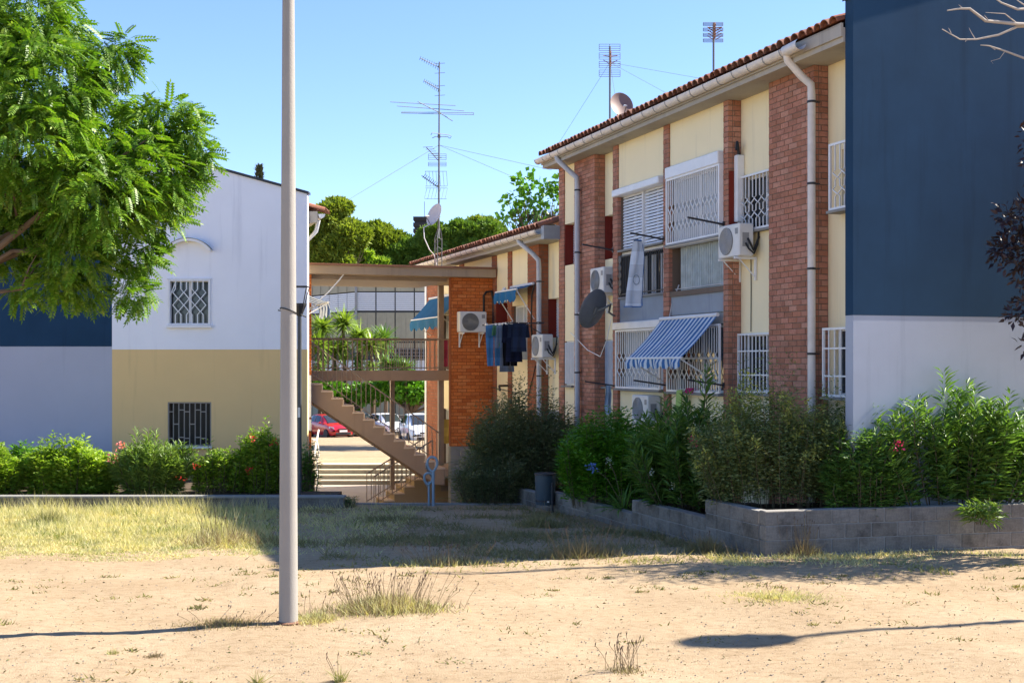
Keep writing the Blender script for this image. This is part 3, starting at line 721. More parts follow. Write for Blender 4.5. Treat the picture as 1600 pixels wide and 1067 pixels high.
mb.build('grille', paint('grille_grey_brown', (.30,.27,.23), .5), win, I4)
mb = MB(); mb.bb(w2[0]-.02, w2[1]+.02, 29.94, 30.1, w2[2]-.05, w2[2]-.004); mb.build('sill', m_metalw, win, I4)
# low kerb wall in front of the left bed
kw = thing('planter_wall', 'low straight grey kerb wall along the dry grass in front of the left hedge', 'wall', T_(-3.4, 25.5, -.4))
for i in range(22):
    x = -3.36-.5*i
    mb = MB(); mb.bb(x-.494, x, 25.5, 25.7, -.9, -.075); mb.build('block', m_block, kw, I4)
for i in range(11):
    x = -3.33-1.0*i
    mb = MB(); mb.bb(x-.994, x, 25.47, 25.73, -.073, -.035); mb.build('coping_stone', m_conc, kw, I4)
# ---------------------------------------------------- brick staircase block between the two rows
tG = T(770)
def offT(px, t):
    k = (px-800)/2000
    return (FO.x-sn_*t-k*(FO.y+cs_*t))/(cs_-k*sn_)
gt = thing('staircase_block', 'open brick and brown concrete staircase with landing and flat roof between the buildings', 'staircase', FRT(tG, 3, -1.4))
ZR = 4.93; oR = offT(705, tG); oL = offT(487, tG)
brg = []
for (o0, o1) in ((.0, oR), (oL, oL+1.3)):
    mb = MB(); mb.bb(tG+.01, tG+.2, o0+.005, o1-.006, .36, ZR); mb.build('wall', m_omortar, gt, FR)
    mb = MB(); mb.bb(tG-.02, tG+.22, o0+.003, o1+.02, -1.6, .35); mb.build('plinth', m_conc, gt, FR)
    bricks_region(brg, 'o', o0, o1, tG, .36, ZR)
mb = MB(); mb.bb(tG+.005, tG+.2, oR-.005, oR+.012, .36, ZR); mb.build('pier_edge', m_omortar, gt, FR)
bricks_emit(brg, gt, m_obrick)
mb = MB(); mb.bb(tG-.35, tG+3.6, .02, oL+1.4, ZR, ZR+.22); mb.build('roof_beam', m_beam, gt, FR)
mb = MB(); mb.bb(tG-.40, tG+3.65, .02, oL+1.45, ZR+.223, ZR+.275); mb.build('roof_edge', concrete('red_brown_edge', (.27,.13,.08), .2), gt, FR)
mb = MB(); mb.bb(tG+.3, tG+3.3, oR+.03, oL-.03, ZR-.10, ZR-.003); mb.build('soffit', m_brown, gt, FR)
mb = MB(); tL = tG+1.62; mb.bb(tL, tL+1.5, .1, oL-.01, 2.30, 2.40); mb.bb(tL, tL+.14, .1, oL-.01, 2.12, 2.298); mb.build('landing', m_step, gt, FR)
op = offT(689, tL+.3); mb = MB(); mb.bb(tL+.25, tL+.40, op-.075, op+.075, -.4, ZR-.1); mb.build('post', m_brown, gt, FR)
op = offT(613, tL+1.3); mb = MB(); mb.bb(tL+1.25, tL+1.36, op-.06, op+.06, -1.4, 2.3); mb.build('post', m_brown, gt, FR)
# railings: every baluster a part
bal = {}
def rail(t, pts_lo, h, n, root, nm='baluster', top=True):
    (o0, z0), (o1, z1) = pts_lo
    key = round(h, 2)
    if key not in bal: bal[key] = MB().tube([(0,0,0),(0,0,h)], .011, 5).mesh('baluster', m_brown)
    for i in range(n+1):
        f = i/n; link(nm, bal[key], root, FR @ Matrix.Translation((t, o0+(o1-o0)*f, z0+(z1-z0)*f)))
    mb = MB(); mb.tube([(t,o0,z0+h),(t,o1,z1+h)], .02, 6); mb.tube([(t,o0,z0+.06),(t,o1,z1+.06)], .014, 6); mb.build('handrail', m_brown, root, FR)
rail(tL+.03, ((.25,2.42),(oL-.05,2.42)), .87, 34, gt)
rail(tL+1.45, ((.25,2.42),(oL-.05,2.42)), .87, 34, gt)
NS = 13; oB, oT = oR+.06, oL-.06; run = (oT-oB)/NS; z0, zt = -.28, 2.22; rise = (zt-z0)/NS
prof = [(oB, z0-.45), (oB, z0)]
for i in range(NS):
    prof += [(oB+run*i, z0+rise*i+.001*i), (oB+run*(i+1), z0+rise*i+.001*i)] if i else [(oB+run, z0)]
prof += [(oT, z0+rise*(NS-1)), (oT, zt-.62), (oB+.25, z0-.42)]
tS = tG+.45
fo = lambda u, v, w: (w, u, v)
mb = MB(); mb.prism(prof, fo, tS, tS+1.05); mb.build('upper_stringer', m_step, gt, FR)
trd = MB().bb(-.5,.5,-run/2-.015,run/2+.02,-.012,.034).mesh('tread', m_tread)
rsr = MB().bb(-.5,.5,-.03,.0,-rise+.03,-.0).mesh('riser', m_tread)
for i in range(NS):
    link('tread', trd, gt, FR @ Matrix.Translation((tS+.515, oB+run*(i+.5), z0+rise*i+.004+.001*i)) @ Matrix.Diagonal((1.07,1,1,1)))
    if i: link('riser', rsr, gt, FR @ Matrix.Translation((tS+.515, oB+run*i-.003, z0+rise*i+.003)) @ Matrix.Diagonal((1.066,1,1,1)))
rail(tS+.06, ((oB+.08, z0+.08),(oT-.05, zt+.05)), .86, 27, gt)
# lower flight and its platform
tW = tS+1.12
mb = MB(); mb.bb(tS+.0, tW+1.05, .3, oB-.01, z0-.25, z0-.02); mb.build('platform', m_step, gt, FR)
n2 = 6; r2 = (z0+1.4)/n2; ru = .285
prof = [(oB-.02,-1.45),(oB-.02,z0-.25),(oB+.0,z0-.03)]
for i in range(1, n2+1):
    prof += [(oB+ru*(i-1), z0-.03-r2*(i)), (oB+ru*i, z0-.03-r2*i)]
prof = [(oB-.9,-1.5),(oB-.9,z0-.26)]+[(oB+.0,z0-.26)]
for i in range(1, n2): prof += [(oB+ru*(i-1), z0-r2*i-.03), (oB+ru*i, z0-r2*i-.03)]
prof += [(oB+ru*(n2-1),-1.5)]
mb = MB(); mb.prism(prof, fo, tW, tW+1.05); mb.build('lower_flight', stucco('ochre_brown_render', (.52,.37,.21), .12, .3, .12), gt, FR)
trd2 = MB().bb(-.54,.54,-ru/2-.015,ru/2+.015,0,.03).mesh('tread', m_tread)
for i in range(1, n2): link('tread', trd2, gt, FR @ Matrix.Translation((tW+.525, oB+ru*(i-.5), z0-r2*i-.028)))
mb = MB(); mb.bb(tW-.02, tW, oB-.6, oB-.2, -1.0, -.85); mb.build('vent', m_brown, gt, FR)
for dt in (.05, 1.0): rail(tW+dt, ((oB+.02, z0-.12),(oB+ru*n2, -1.38)), .84, 13, gt)
# meter boxes and cable
mb = MB(); mb.chbox(tG-.14, tG-.005, oL+.03, oL+.25, 1.2, 2.3, .012); mb.build('meter_box', m_metalw, gt, FR)
mb = MB(); mb.chbox(tG-.12, tG-.005, oL+.02, oL+.17, .85, 1.15, .012); mb.build('meter_box', m_metalw, gt, FR)
mb = MB(); mb.chbox(tG-.08, tG-.022, .45, .95, -.55, .28, .01); mb.build('cabinet_door', m_conc, gt, FR)
mb = MB(); mb.tube([P(600,428,34.2),P(550,421,33.6),P(540,425,33.5),P(528,440,33.4),P(512,458,33.3),P(495,473,33.2),P(482,484,33.1)], .018, 6); mb.build('hose', m_metalw, gt, Matrix())
mb = MB(); mb.tube([P(756,488,34.95),P(756,462,34.95),P(760,456,34.95),P(768,455,34.97),P(771,470,35),P(771,540,35)], .035, 6); mb.build('pipe', m_black, gt, Matrix())

# ---------------------------------------------------- right planter, block by block
pl = thing('planter_wall', 'stepped grey concrete block planter wall in front of the brick block and blue gable', 'wall', T_(3.45, 17.3, 0))
bm_ = {}
def block(mx, my, z, ang, L, h, d=.19, parent=pl, mat=m_block):
    k = (round(L,2), h, mat.name)
    if k not in bm_: bm_[k] = MB().chbox(0, L-.012, 0, d, 0, h-.012, .008).mesh('block', mat)
    link('block', bm_[k], parent, T_(mx, my, z, ang)@Matrix.Rotation(random.uniform(-.004,.004),4,'X'))
C0 = Vector((3.42, 17.28)); fd = Vector((1, .25)).normalized(); sd = Vector((-FM_, 1)).normalized()
aF = math.atan2(fd.y, fd.x); aS = math.atan2(sd.y, sd.x)
for c in range(4):       # front run
    z = -.185+.2*c
    x = -.0
    while x < 9:
        L = .4 if not (x == 0 and c % 2) else .6
        p = C0+fd*x; block(p.x, p.y, z, aF, L, .2); x += L
segs = [(.195, 1.76, 4), (1.76, 4.42, 3), (4.42, 8.4, 2), (8.4, 10.6, 2)]
for si, (s0, s1, nc) in enumerate(segs):
    top = (.60, .33, .09, -.02)[si]
    for c in range(nc+1):
        z = top-.2*(c+1); x = s0
        while x < s1-.02:
            L = min(.4, s1-x)
            p = C0+sd*(x+L); block(p.x, p.y, z, aS+math.pi, L, .2); x += L
m_jt = concrete('block_mortar', (.30,.285,.26), .2)
mb = MB(); a, b = C0+fd*.02, C0+fd*9; nn = Vector((-fd.y, fd.x))
def slab(p, q, nn, d0, d1, z0, z1): 
    v = [(*(r+nn*d), z) for z in (z0, z1) for r, d in ((p,d0),(q,d0),(q,d1),(p,d1))]
    mb.add(v, [(0,3,2,1),(4,5,6,7),(0,1,5,4),(1,2,6,5),(2,3,7,6),(3,0,4,7)])
slab(a, b, nn, .010, .18, -.3, .605)
for (s0, s1, nc), top in zip(segs, (.595,.325,.085,-.025)): slab(C0+sd*(s0+.01), C0+sd*(s1-.012), Vector((sd.y,-sd.x)), .010, .18, -.6, top-.004)
mb.build('mortar', m_jt, pl, I4)
# low reddish block steps nearer the staircase
pl2 = thing('planter_wall', 'short low reddish block wall stepping down beside the staircase', 'wall', T_(0, 29, -.5))
for k, (px, L, top) in enumerate(((758,.9,-.40),(722,1.0,-.46),(694,.7,-.75))):
    for c in range(3):
        for j in range(2):
            p = P(px, 780, 28.6+k*.25); block(p.x+j*L/2, p.y, top-.2*(c+1), .3, L/2, .2, .2, pl2, m_rblock)
mb = MB()    # soil in steps
for (s0, s1, z) in ((.19,1.76,.50),(1.76,4.42,.22),(4.42,8.4,.0),(8.4,12.5,-.12)):
    q = [C0+sd*s0+fd*.18, C0+sd*s1+fd*.18, C0+sd*s1+fd*2.2, C0+sd*s0+fd*2.2]
    mb.add([(v.x,v.y,z) for v in q]+[(v.x,v.y,-1) for v in q], [(0,1,2,3),(0,4,5,1),(3,2,6,7),(0,3,7,4)])
q = [C0+fd*.1+sd*.185, C0+fd*9+sd*.185, C0+fd*9+sd*1.6, C0+fd*.1+sd*1.6]; mb.add([(v.x,v.y,.51) for v in q], [(0,1,2,3)])
mb.build('planting_soil', m_soil, None, None, False, 'structure')

# ---------------------------------------------------- air conditioners
def ac_unit(label):
    r = thing('air_conditioner', label, 'air conditioner', None, 'air conditioner outdoor units on the walls')
    mb = MB(); mb.chbox(-.38,.38,0,.28,0,.56,.018); mb.build('casing', m_acw, r)
    mb = MB()
    for q in range(7): mb.lathe([(.03+.032*q,-.004),(.038+.032*q,.003),(.046+.032*q,-.004)], 24, (0,0,0), Matrix.Translation((.08,.295,.28)) @ Matrix.Rotation(R(-90),4,'X'))
    for q in range(8):
        a = math.pi*q/8; mb.tube([(.08-.23*math.cos(a),.291,.28-.23*math.sin(a)),(.08+.23*math.cos(a),.291,.28+.23*math.sin(a))], .004, 4)
    mb.build('fan_grille', m_acg, r)
    mb = MB(); mb.lathe([(.0,0),(.235,0),(.235,.003)], 28, (0,0,0), Matrix.Translation((.08,.282,.28)) @ Matrix.Rotation(R(-90),4,'X')); mb.build('fan_opening', m_black, r)
    mb = MB(); mb.bb(-.33,-.24,.281,.287,.38,.48); mb.build('badge', m_acg, r)
    mb = MB(); mb.chbox(-.383, -.376, .09, .22, .16, .40, .004); mb.build('service_cover', m_acg, r)
    mb = MB()
    for x in (-.28,.28):
        mb.bb(x-.02,x+.02,-.10,.32,-.045,-.005); mb.bb(x-.02,x+.02,-.10,-.07,-.40,-.045); mb.tube([(x,-.07,-.34),(x,.22,-.045)], .012, 5)
    mb.build('bracket', m_metalw, r)
    mb = MB()
    for s_ in (-1,):
        mb.tube([(s_*.385,.12,.30),(s_*.43,.10,.22),(s_*.42,.03,.10),(s_*.40,-.04,.22),(s_*.38,-.1,.34)], .02, 6)
        mb.tube([(s_*.385,.16,.22),(s_*.44,.13,.12),(s_*.42,.02,.04),(s_*.40,-.06,.2),(s_*.38,-.1,.5)], .016, 6)
    mb.build('hose', m_black, r)
    return r
ac = ac_unit('white air conditioner on the brick pier below the nearest black drying arm, tangled black hose')
def ac_at(px_corner, off_back, zb):   # near front corner seen at px
    t = T(px_corner, off_back+.28)+.38
    return FRT(t, off_back, zb)
ac.matrix_basis = ac_at(1155, -.14, 4.42); WM[ac] = ac.matrix_basis.copy()
dup(ac, ac_at(943, -.12, 4.10), 'white air conditioner high on the brick wall directly above the big grey satellite dish')
dup(ac, ac_at(1012, -.02, 1.42), 'white air conditioner low on the wall, half hidden behind the clipped green bush')
dup(ac, ac_at(847, .0, 2.74), 'white air conditioner beside the downpipe, right of the hanging laundry')
o = (offT(756, tG)+offT(710, tG))/2
dup(ac, FR @ T_(tG-.10, o, 3.44, math.pi/2), 'white air conditioner on the front of the orange brick staircase pier')

# ---------------------------------------------------- satellite dishes
def dish(name_label, c, d, rw, col, mount, lnb=True, back=False):
    r = thing('satellite_dish', name_label, 'satellite dish', Matrix.Translation(c), 'satellite dishes')
    q = Vector(d).normalized().to_track_quat('Z', 'Y').to_matrix().to_4x4()
    mb = MB(); prof = [(0.0001,0)]+[(rw*k/10, .16*rw*(k/10)**2*1.4) for k in range(1,11)]
    prof += [(rw*1.012, .225*rw), (rw*1.0,.205*rw)]+[(rw*k/10, .16*rw*(k/10)**2*1.4-.012) for k in range(9,0,-1)]+[(.0001,-.012)]
    S = Matrix.Diagonal((.93,1.05,1,1))
    mb.lathe(prof, 36, (0,0,0), q @ S); mb.build('reflector', col, r, None, True)
    mb = MB(); f = q @ Vector((0,-rw*1.0,.2*rw)); tip = q @ Vector((0,-rw*.55,1.0*rw))
    mb.tube([q @ Vector((0,-rw*.25,-.05)), f*1.02, tip], .013, 6); mb.build('feed_arm', m_steel, r)
    mb = MB(); dd = (q @ Vector((0,.45,-1))).normalized(); mb.tube([tip, tip+dd*.06, tip+dd*.10], [.022,.022,.035], 10); mb.build('receiver_head', m_acw, r, None, True)
    mb = MB(); mb.bb(-.06,.06,-.08,.08,-.05,-.014); mb.v = [tuple(q @ Vector(v)) for v in mb.v]
    mb.tube([q @ Vector((0,0,-.03))]+[Vector(m)-Vector(c) for m in mount], .022, 8); mb.build('mount', m_steel, r, None, True)
    return r
m_dishg = paint('grey_dish', (.16,.17,.185), .45); m_dishp = paint('pinkish_dish', (.22,.14,.12), .55); m_dishw = paint('white_dish', (.62,.60,.56), .5)
tt = T(960); 
c = W(T(931,.62), .62, Z(931,485,.62)); wl = W(tt, .0, Z(961,494))
dish('big dark grey satellite dish on a curved bracket below the air conditioner', c, (-.62,.62,.38), .41, m_dishg, (c+Vector((.18,-.1,.05)), c+Vector((.3,-.05,.12)), wl+Vector((-.12,-.04,.08)), wl))
c = P(970,166,28.4); dish('pinkish satellite dish standing on the tiled roof beside the panel aerial', c, (.28,-.88,.32), .285, m_dishp, (c+Vector((-.05,.15,-.1)), c+Vector((-.1,.2,-.75))))
c = P(681,337,35.2); dish('white satellite dish clamped low on the tall aerial mast', c, (-.68,-.62,.36), .31, m_dishw, (c+Vector((.1,.05,-.02)), P(686,338,35.5)))

# ---------------------------------------------------- aerials
DA = 35.5; SA = 2000/DA
an = thing('tv_aerial', 'tallest aerial mast on the staircase roof with long cross bars and stacked aerials', 'aerial', Matrix.Translation(P(686,425,DA)), 'television aerials on the roofs')
def a(px, py, dy=0): return P(px, py, DA)+Vector((0, dy, 0))
mb = MB(); mb.tube([a(686.5,97),a(686,230),a(685.5,372)], [.018,.024,.03], 8); mb.build('mast', m_steel, an, I4)
mb = MB()
for (x0, x1, dy) in ((679,684,.12),(690,688,.12),(684,686,-.16)):
    mb.tube([a(x0,426,dy),a(x0,372,dy),a(x1,358,dy*.4)], .016, 6)
for y in (380,395,410): mb.tube([a(679,y,.12),a(690,y-6,.12),a(684,y-9,-.16),a(679,y,.12)], .008, 4)
mb.build('lattice_base', m_steel, an, I4)
def yagi(nm, boom, els, mat=m_steel, r=.007):
    mb = MB(); mb.tube(boom, .012, 5)
    for e in els: mb.tube(e, r, 4)
    return mb.build(nm, mat, an, I4)
for (y0, y1, xl) in ((96,106,658),(131,141,664)):
    b0, b1 = a(xl,y0,-.35), a(688,y1,.05); els = []
    for k in range(9):
        p = b0.lerp(b1, k/9); w = .05+.004*k; els.append([p-Vector((.02,.0,w)), p+Vector((.02,0,w))])
    for dy in (-8, 7): els += [[a(679,y1+dy+1,.08),a(695,y1+dy,.08)]]
    els += [[a(686,y1-9,.08),a(686,y1+8,.08)]]
    yagi('small_yagi', [b0, b1], els)
yagi('long_yagi', [a(655,165,-.5), a(686,176,0), a(706,185,.4)],
     [[a(615,170,-.9),a(711,162,.3)], [a(624,174,-.7),a(724,168,.5)], [a(630,181,-.5),a(739,170,.6)], [a(630,182.5,-.5),a(739,173,.6)], [a(630,181,-.5),a(630,183,-.5)], [a(739,170,.6),a(739,173,.6)]], m_steel, .009)
mb = MB(); pts = [a(674,213,-.2),a(676,210.5,-.25),a(700,210,.1),a(705,211.5,.15),a(703,215,.15),a(700,214,.12)]; mb.tube(pts, .01, 5)
mb.tube([a(675,215,.1),a(680,212.5,.12),a(700,212,.2)], .01, 5); mb.chbox(*[v for p in ((a(686,213).x-.04,a(686,213).x+.04),(DA-.04,DA+.04),(a(686,213).z-.05,a(686,213).z+.05)) for v in p], .01); mb.build('ring_dipole', m_steel, an, I4)
els = [[a(663+k*4,235+k*2.6,-.5+k*.07),a(678+k*2.5,234.5+k*2.6,-.5+k*.07)] for k in range(6)]
yagi('yagi', [a(668,235,-.5), a(686,252,.05)], els)
mb = MB()
for (y0, y1, sk) in ((240,249,0),(253,259,0)):
    for k in range(4): y = y0+(y1-y0)*k/3; mb.tube([a(669,y,.1),a(697,y,.1)], .006, 4)
    for x in (669,697): mb.tube([a(x,y0,.1),a(x,y1,.1)], .006, 4)
for k in range(7):
    x = 665+k*5.4; mb.tube([a(x,268,.0),a(x+1.5,290,.14)], .005, 4); mb.tube([a(x+1.5,293,.14),a(x-2,311,.0)], .005, 4)
for (y, dy) in ((268,0),(290,.14),(293,.14),(311,0)): mb.tube([a(664,y,dy),a(698,y,dy)], .006, 4)
mb.build('reflector_grid', m_steel, an, I4)
els = [[a(664+k*2.4,279+k*1.4,-.45+k*.06)-Vector((.03,0,.05)),a(664+k*2.4,279+k*1.4,-.45+k*.06)+Vector((.05,0,.06))] for k in range(9)]
yagi('yagi', [a(661,279,-.5), a(686,293,.1)], els, m_dark)
mb = MB()
for q in ((545,312,33.5),(560,303,36.5),(862,266,32),(800,276,38)): mb.tube([a(686,227), P(*q)], .0055, 3)
mb.build('guy_wire', m_steel, an, I4)
mb = MB(); mb.tube([P(676,348,35.2),P(662,356,35),P(663,372,35),P(671,390,35.1),P(678,398,35.3),P(684,420,35.4)], .014, 5); mb.build('cable', m_metalw, an, I4)

def panel_aerial(label, px, D, ytop, ybase, ycen, hw, hh, wide):
    s = 2000/D; r = thing('tv_aerial', label, 'aerial', Matrix.Translation(P(px,ybase,D)), 'television aerials on the roofs')
    q = lambda x, y, dy=0: P(x, y, D)+Vector((0, dy, 0))
    mb = MB(); mb.tube([q(px,ybase+30),q(px,ytop+6)], .022, 8); mb.build('mast', m_steel, r, I4)
    mb = MB()
    for blk in range(4):
        ya = ycen-hh+blk*hh/2+1.5; yb = ya+hh/2-3.5
        for k in range(4): y = ya+(yb-ya)*k/3; mb.tube([q(px-hw,y,.06),q(px+hw,y,.06)], .006, 4)
        for x in (px-hw, px+hw, px): mb.tube([q(x,ya,.06),q(x,yb,.06)], .006, 4)
    mb.build('reflector_grid', m_steel, r, I4)
    mb = MB()
    for k in range(2 if not wide else 5):
        y = ycen-6+k*(11 if not wide else 4.5)
        for sx in (-1,1): mb.tube([q(px+sx*2,y+2,-.1),q(px+sx*11,y-(2 if k else -2),-.16)], .009, 4)
        mb.tube([q(px,y,.06),q(px,y,-.25)], .014, 5)
    mb.tube([q(px,ycen-12,-.1),q(px,ycen+12,-.1)], .03, 6)
    mb.build('dipoles', m_copper, r, I4); return r, q
r_, q = panel_aerial('panel aerial on a thin pole beside the pinkish roof dish', 953, 29, 67, 188, 94, 16.5, 27, False)
mb = MB()
for x, y, dz in ((1095,123,-1.5),(1045,148,-1.5),(872,226,.5),(967,186,.5)): mb.tube([q(953,98),P(x,y,29+dz)], .004, 3)
mb.build('guy_wire', m_steel, r_, I4)
panel_aerial('small aerial on a pole near the top of the tiled roof edge', 1115, 26, 33, 118, 50, 15.5, 17, True)

# ---------------------------------------------------- awnings
def awning(label, mats, t0, t1, zt, out, zb, off=.05, val=.2, frame=FR, bar=None, group='fabric awnings', waves=9):
    r = thing('awning', label, 'awning', frame @ Matrix.Translation((t0,off,zt)), group)
    mb = MB(); n = 24
    L = t1-t0
    for k in range(7):
        f = k/6
        for i in range(n+1):
            sag = -.03*math.sin(math.pi*f)*(1+.4*math.sin(i*.9)); mb.v.append((t0+L*i/n, off+out*f, zt+(zb-zt)*f+sag))
    for k in range(6):
        for i in range(n): b = k*(n+1)+i; mb.f.append((b,b+1,b+n+2,b+n+1)); mb.m.append(0)
    mb.build('canopy', mats, r, frame, True)
    mb = MB(); nn = waves*8
    for i in range(nn+1):
        f = i/nn; d = val*(.72+.28*abs(math.sin(math.pi*waves*f))); wv = .03*math.sin(f*21)
        mb.v += [(t0+L*f, off+out+.012, zb-.01), (t0+L*f, off+out+.03+wv, zb-d*.5), (t0+L*f, off+out+.02+wv*1.3, zb-d)]
    for i in range(nn):
        for j in range(2): b = 3*i+j; mb.f.append((b,b+3,b+4,b+1)); mb.m.append(0)
    mb.build('valance', mats, r, frame, True)
    mb = MB(); mb.tube([(t0-.02,off+out,zb),(t1+.02,off+out,zb)], .022, 8); mb.build('front_bar', m_metalw, r, frame, True)
    mb = MB(); mb.tube([(t0-.03,off+.02,zt),(t1+.03,off+.02,zt)], .035, 8); mb.build('roller', m_metalw, r, frame, True)
    for t in (t0+.02, t1-.02):
        mb = MB(); mb.tube([(t,off-.02,zb-.45 if bar is None else bar),(t,off+out,zb-.02)], .014, 6); mb.build('arm', m_metalw, r, frame)
    return r
m_str = stripes('blue_white_stripe', (.06,.19,.46), (.72,.80,.86), .165, 0, .52, .85, .25)
m_str2 = stripes('dark_blue_stripe', (.04,.07,.16), (.6,.64,.68), .22, 0, .5, .85, .2)
awning('blue and white striped awning tilted out over the ground floor grille', m_str, T(1122,.05), T(1036,.05)+.05, 3.46, .72, 2.70)
awning('small bright teal awning over the window above the hanging laundry', m_teal, T(834,.05), T(800,.05), 4.58, .45, 4.44, val=.32, bar=3.7)
awning('teal awning seen through the open staircase, left of the brown post', m_teal, T(722,.05), T(672,.05), 4.68, .62, 3.98, val=.36, bar=3.5)
LF = Matrix(((sn_*-1, cs_, 0, -4.8),(cs_, sn_, 0, 30),(0,0,1,0),(0,0,0,1)))   # frame of the left building's far side (x away, y to the right)
awning('small blue striped awning sticking out past the white gable corner', m_str2, 1.6, 3.2, 4.42, .75, 4.12, frame=LF, val=.38)

# ---------------------------------------------------- clothes
def cloth(mb, Pm, rows, nc=8, fold=.02, nf=2.2, ph=0):
    """rows: (v, uL, uR); Pm(u, v, n)"""
    b = len(mb.v); k = len(rows)
    for (v, l, r_) in rows:
        for i in range(nc+1):
            f = i/nc; mb.v.append(tuple(Pm(l+(r_-l)*f, v, fold*math.sin(f*nf*2*math.pi+ph+v*2)+fold*.4*math.sin(v*9+f*5))))
    for j in range(k-1):
        for i in range(nc): q_ = b+j*(nc+1)+i; mb.f.append((q_,q_+1,q_+nc+2,q_+nc+1)); mb.m.append(mb.mi)
def fabric(name, col):
    return stripes(name, col, tuple(c*.8 for c in col), .5, 2, .5, .95, .15)
tw = thing('towel', 'white beach towel with blue border hanging from a drying arm', 'towel', FRT(T(1037),.5,4.95))
t_ = T(1037); pm = lambda u, v, n: (t_+n*1.6, .52+u, 4.98+v)
mb = MB(); cloth(mb, pm, [(-.03,-.06,.12),(-.12,-.10,.13),(-.35,-.09,.16),(-.7,-.06,.22),(-1.05,-.05,.27),(-1.28,-.05,.30)], 12, .022, 1.3); mb.build('cloth', fabric('white_towel', (.72,.78,.86)), tw, FR, True)
m_tb = fabric('towel_blue', (.05,.16,.40))
mb = MB(); cloth(mb, pm, [(.0,-.05,.13),(-.035,-.065,.125)], 12, .036, 1.6); cloth(mb, lambda u,v,n: pm(u,v,n+.004), [(-.06,-.075,-.06),(-.35,-.098,-.078),(-.7,-.07,-.045),(-1.28,-.06,-.035)], 2, .035, .3)
cloth(mb, pm, [(-1.28,-.05,.30),(-1.30,-.05,.305)], 12, .035, 1.6); mb.build('border', m_tb, tw, FR, True)
mb = MB(); pts = [Vector(pm(.09+.065*math.cos(x*math.pi/9), -.78+.09*math.sin(x*math.pi/9), 0))+Vector((-.075,0,0)) for x in range(19)]; mb.tube(pts, .007, 4, False); mb.build('printed_ring', fabric('print_grey', (.25,.32,.40)), tw, FR)

tR0, tR1 = T(826,.1)-.85, T(770,.1)-.85
rk = thing('drying_rack', 'fold-out drying rack under the teal awning holding trousers and shirts', 'drying rack', FRT((tR0+tR1)/2,.1,3.58))
mb = MB()
for t in (tR0+.05, tR0+2.0): mb.tube([(t,.0,3.58),(t,.95,3.58)], .018, 5); mb.tube([(t,.0,3.30),(t,.5,3.58)], .012, 5)
mb.build('arm', m_dark, rk, FR)
mb = MB()
for o in (.15,.4,.65,.9): mb.tube([(tR0+.0,o,3.585),(tR0+2.05,o,3.585)], .007, 4)
mb.build('wire', m_metalw, rk, FR)
def garment(label, nm, cat, col, t, off, kind, h, w, ph=0):
    r = thing(nm, label, cat, FRT(t, off, 3.58), 'laundry on the drying rack'); m = fabric(nm+'_fabric', col)
    pm = lambda u, v, n: (t+n, off+u, 3.59+v)      # hangs across the wires
    mb = MB()
    if kind == 'trousers':
        for sg in (-1, 1):
            cloth(mb, lambda u,v,n: pm(u,v,n+sg*.02), [(.0,-w/2,w/2),(-.25,-w/2,w/2),(-.3,sg*w*.26-w*.24,sg*w*.26+w*.24),(-h,sg*w*.22-w*.19,sg*w*.22+w*.19)], 6, .02, 1.2, ph)
    else:
        cloth(mb, pm, [(.0,-w/2,w/2),(-.05,-w*.52,w*.52),(-h*.55,-w*.45,w*.45),(-h,-w*.5,w*.5)], 8, .025, 1.8, ph)
        for sg in (-1,1): cloth(mb, lambda u,v,n: pm(u,v,n+.03), [(-.02,sg*w*.5-.06,sg*w*.5+.06),(-h*.5,sg*w*.62-.05,sg*w*.62+.05)], 3, .01, 1, ph)
    mb.build('cloth', m, r, FR, True)
    mb = MB(); mb.bb(t-.03,t+.03,off-w*.52,off-w*.40,3.565,3.62); mb.bb(t-.03,t+.03,off+w*.4,off+w*.52,3.565,3.62); mb.build('clothes_peg', m_metalw, r, FR)
garment('bright blue jeans with pale hem, leftmost on the rack', 'trousers', 'trousers', (.08,.24,.50), tR0+1.75, .72, 'trousers', 1.05, .42)
garment('green cloth hanging between blue garments on the rack', 'shirt', 'shirt', (.10,.26,.14), tR0+1.6, .58, 'shirt', .55, .3, 1)
garment('faded denim dress with pale lower half hanging on the rack', 'denim_dress', 'dress', (.20,.27,.38), tR0+1.38, .5, 'shirt', 1.2, .4, 2)
garment('plain black trousers in the middle of the drying rack', 'trousers', 'trousers', (.01,.01,.014), tR0+1.08, .5, 'trousers', 1.05, .42, 3)
garment('dark navy shirt hanging right of the black trousers', 'shirt', 'shirt', (.015,.02,.05), tR0+.78, .5, 'shirt', .95, .44, 4)
garment('short navy garment at the right end of the rack', 'shirt', 'shirt', (.03,.045,.09), tR0+.45, .5, 'shirt', .7, .4, 5)
def loose(label, nm, cat, col, px, py, h, w, off):
    t, z = T(px, off), Z(px, py, off); r = thing(nm, label, cat, FRT(t, off, z)); mb = MB()
    cloth(mb, lambda u,v,n: (t+n, off+u, z+v), [(0,-w*.35,w*.35),(-h*.3,-w*.5,w*.4),(-h*.7,-w*.4,w*.5),(-h,-w*.45,w*.3)], 8, .03, 1.5); mb.build('cloth', fabric(nm+'_cloth', col), r, FR, True)
loose('pink towel hanging over the landing railing beyond the brown post', 'towel', 'towel', (.55,.08,.16), 698, 532, .75, .3, .7)
loose('pale grey cloth hanging beside the pink towel on the landing', 'cloth', 'cloth', (.4,.38,.38), 703, 545, .6, .3, .5)
loose('yellow cloth hanging low beside the foot of the staircase', 'cloth', 'cloth', (.55,.42,.12), 699, 655, .7, .3, .6)
loose('blue and white rag tied under the drying arm beside the grille', 'rag', 'rag', (.32,.42,.55), 950, 602, .6, .14, .35)
loose('crumpled pink cloth lying on the sill behind the ground floor grille', 'cloth', 'cloth', (.62,.06,.22), 1080, 606, .1, .3, .12)
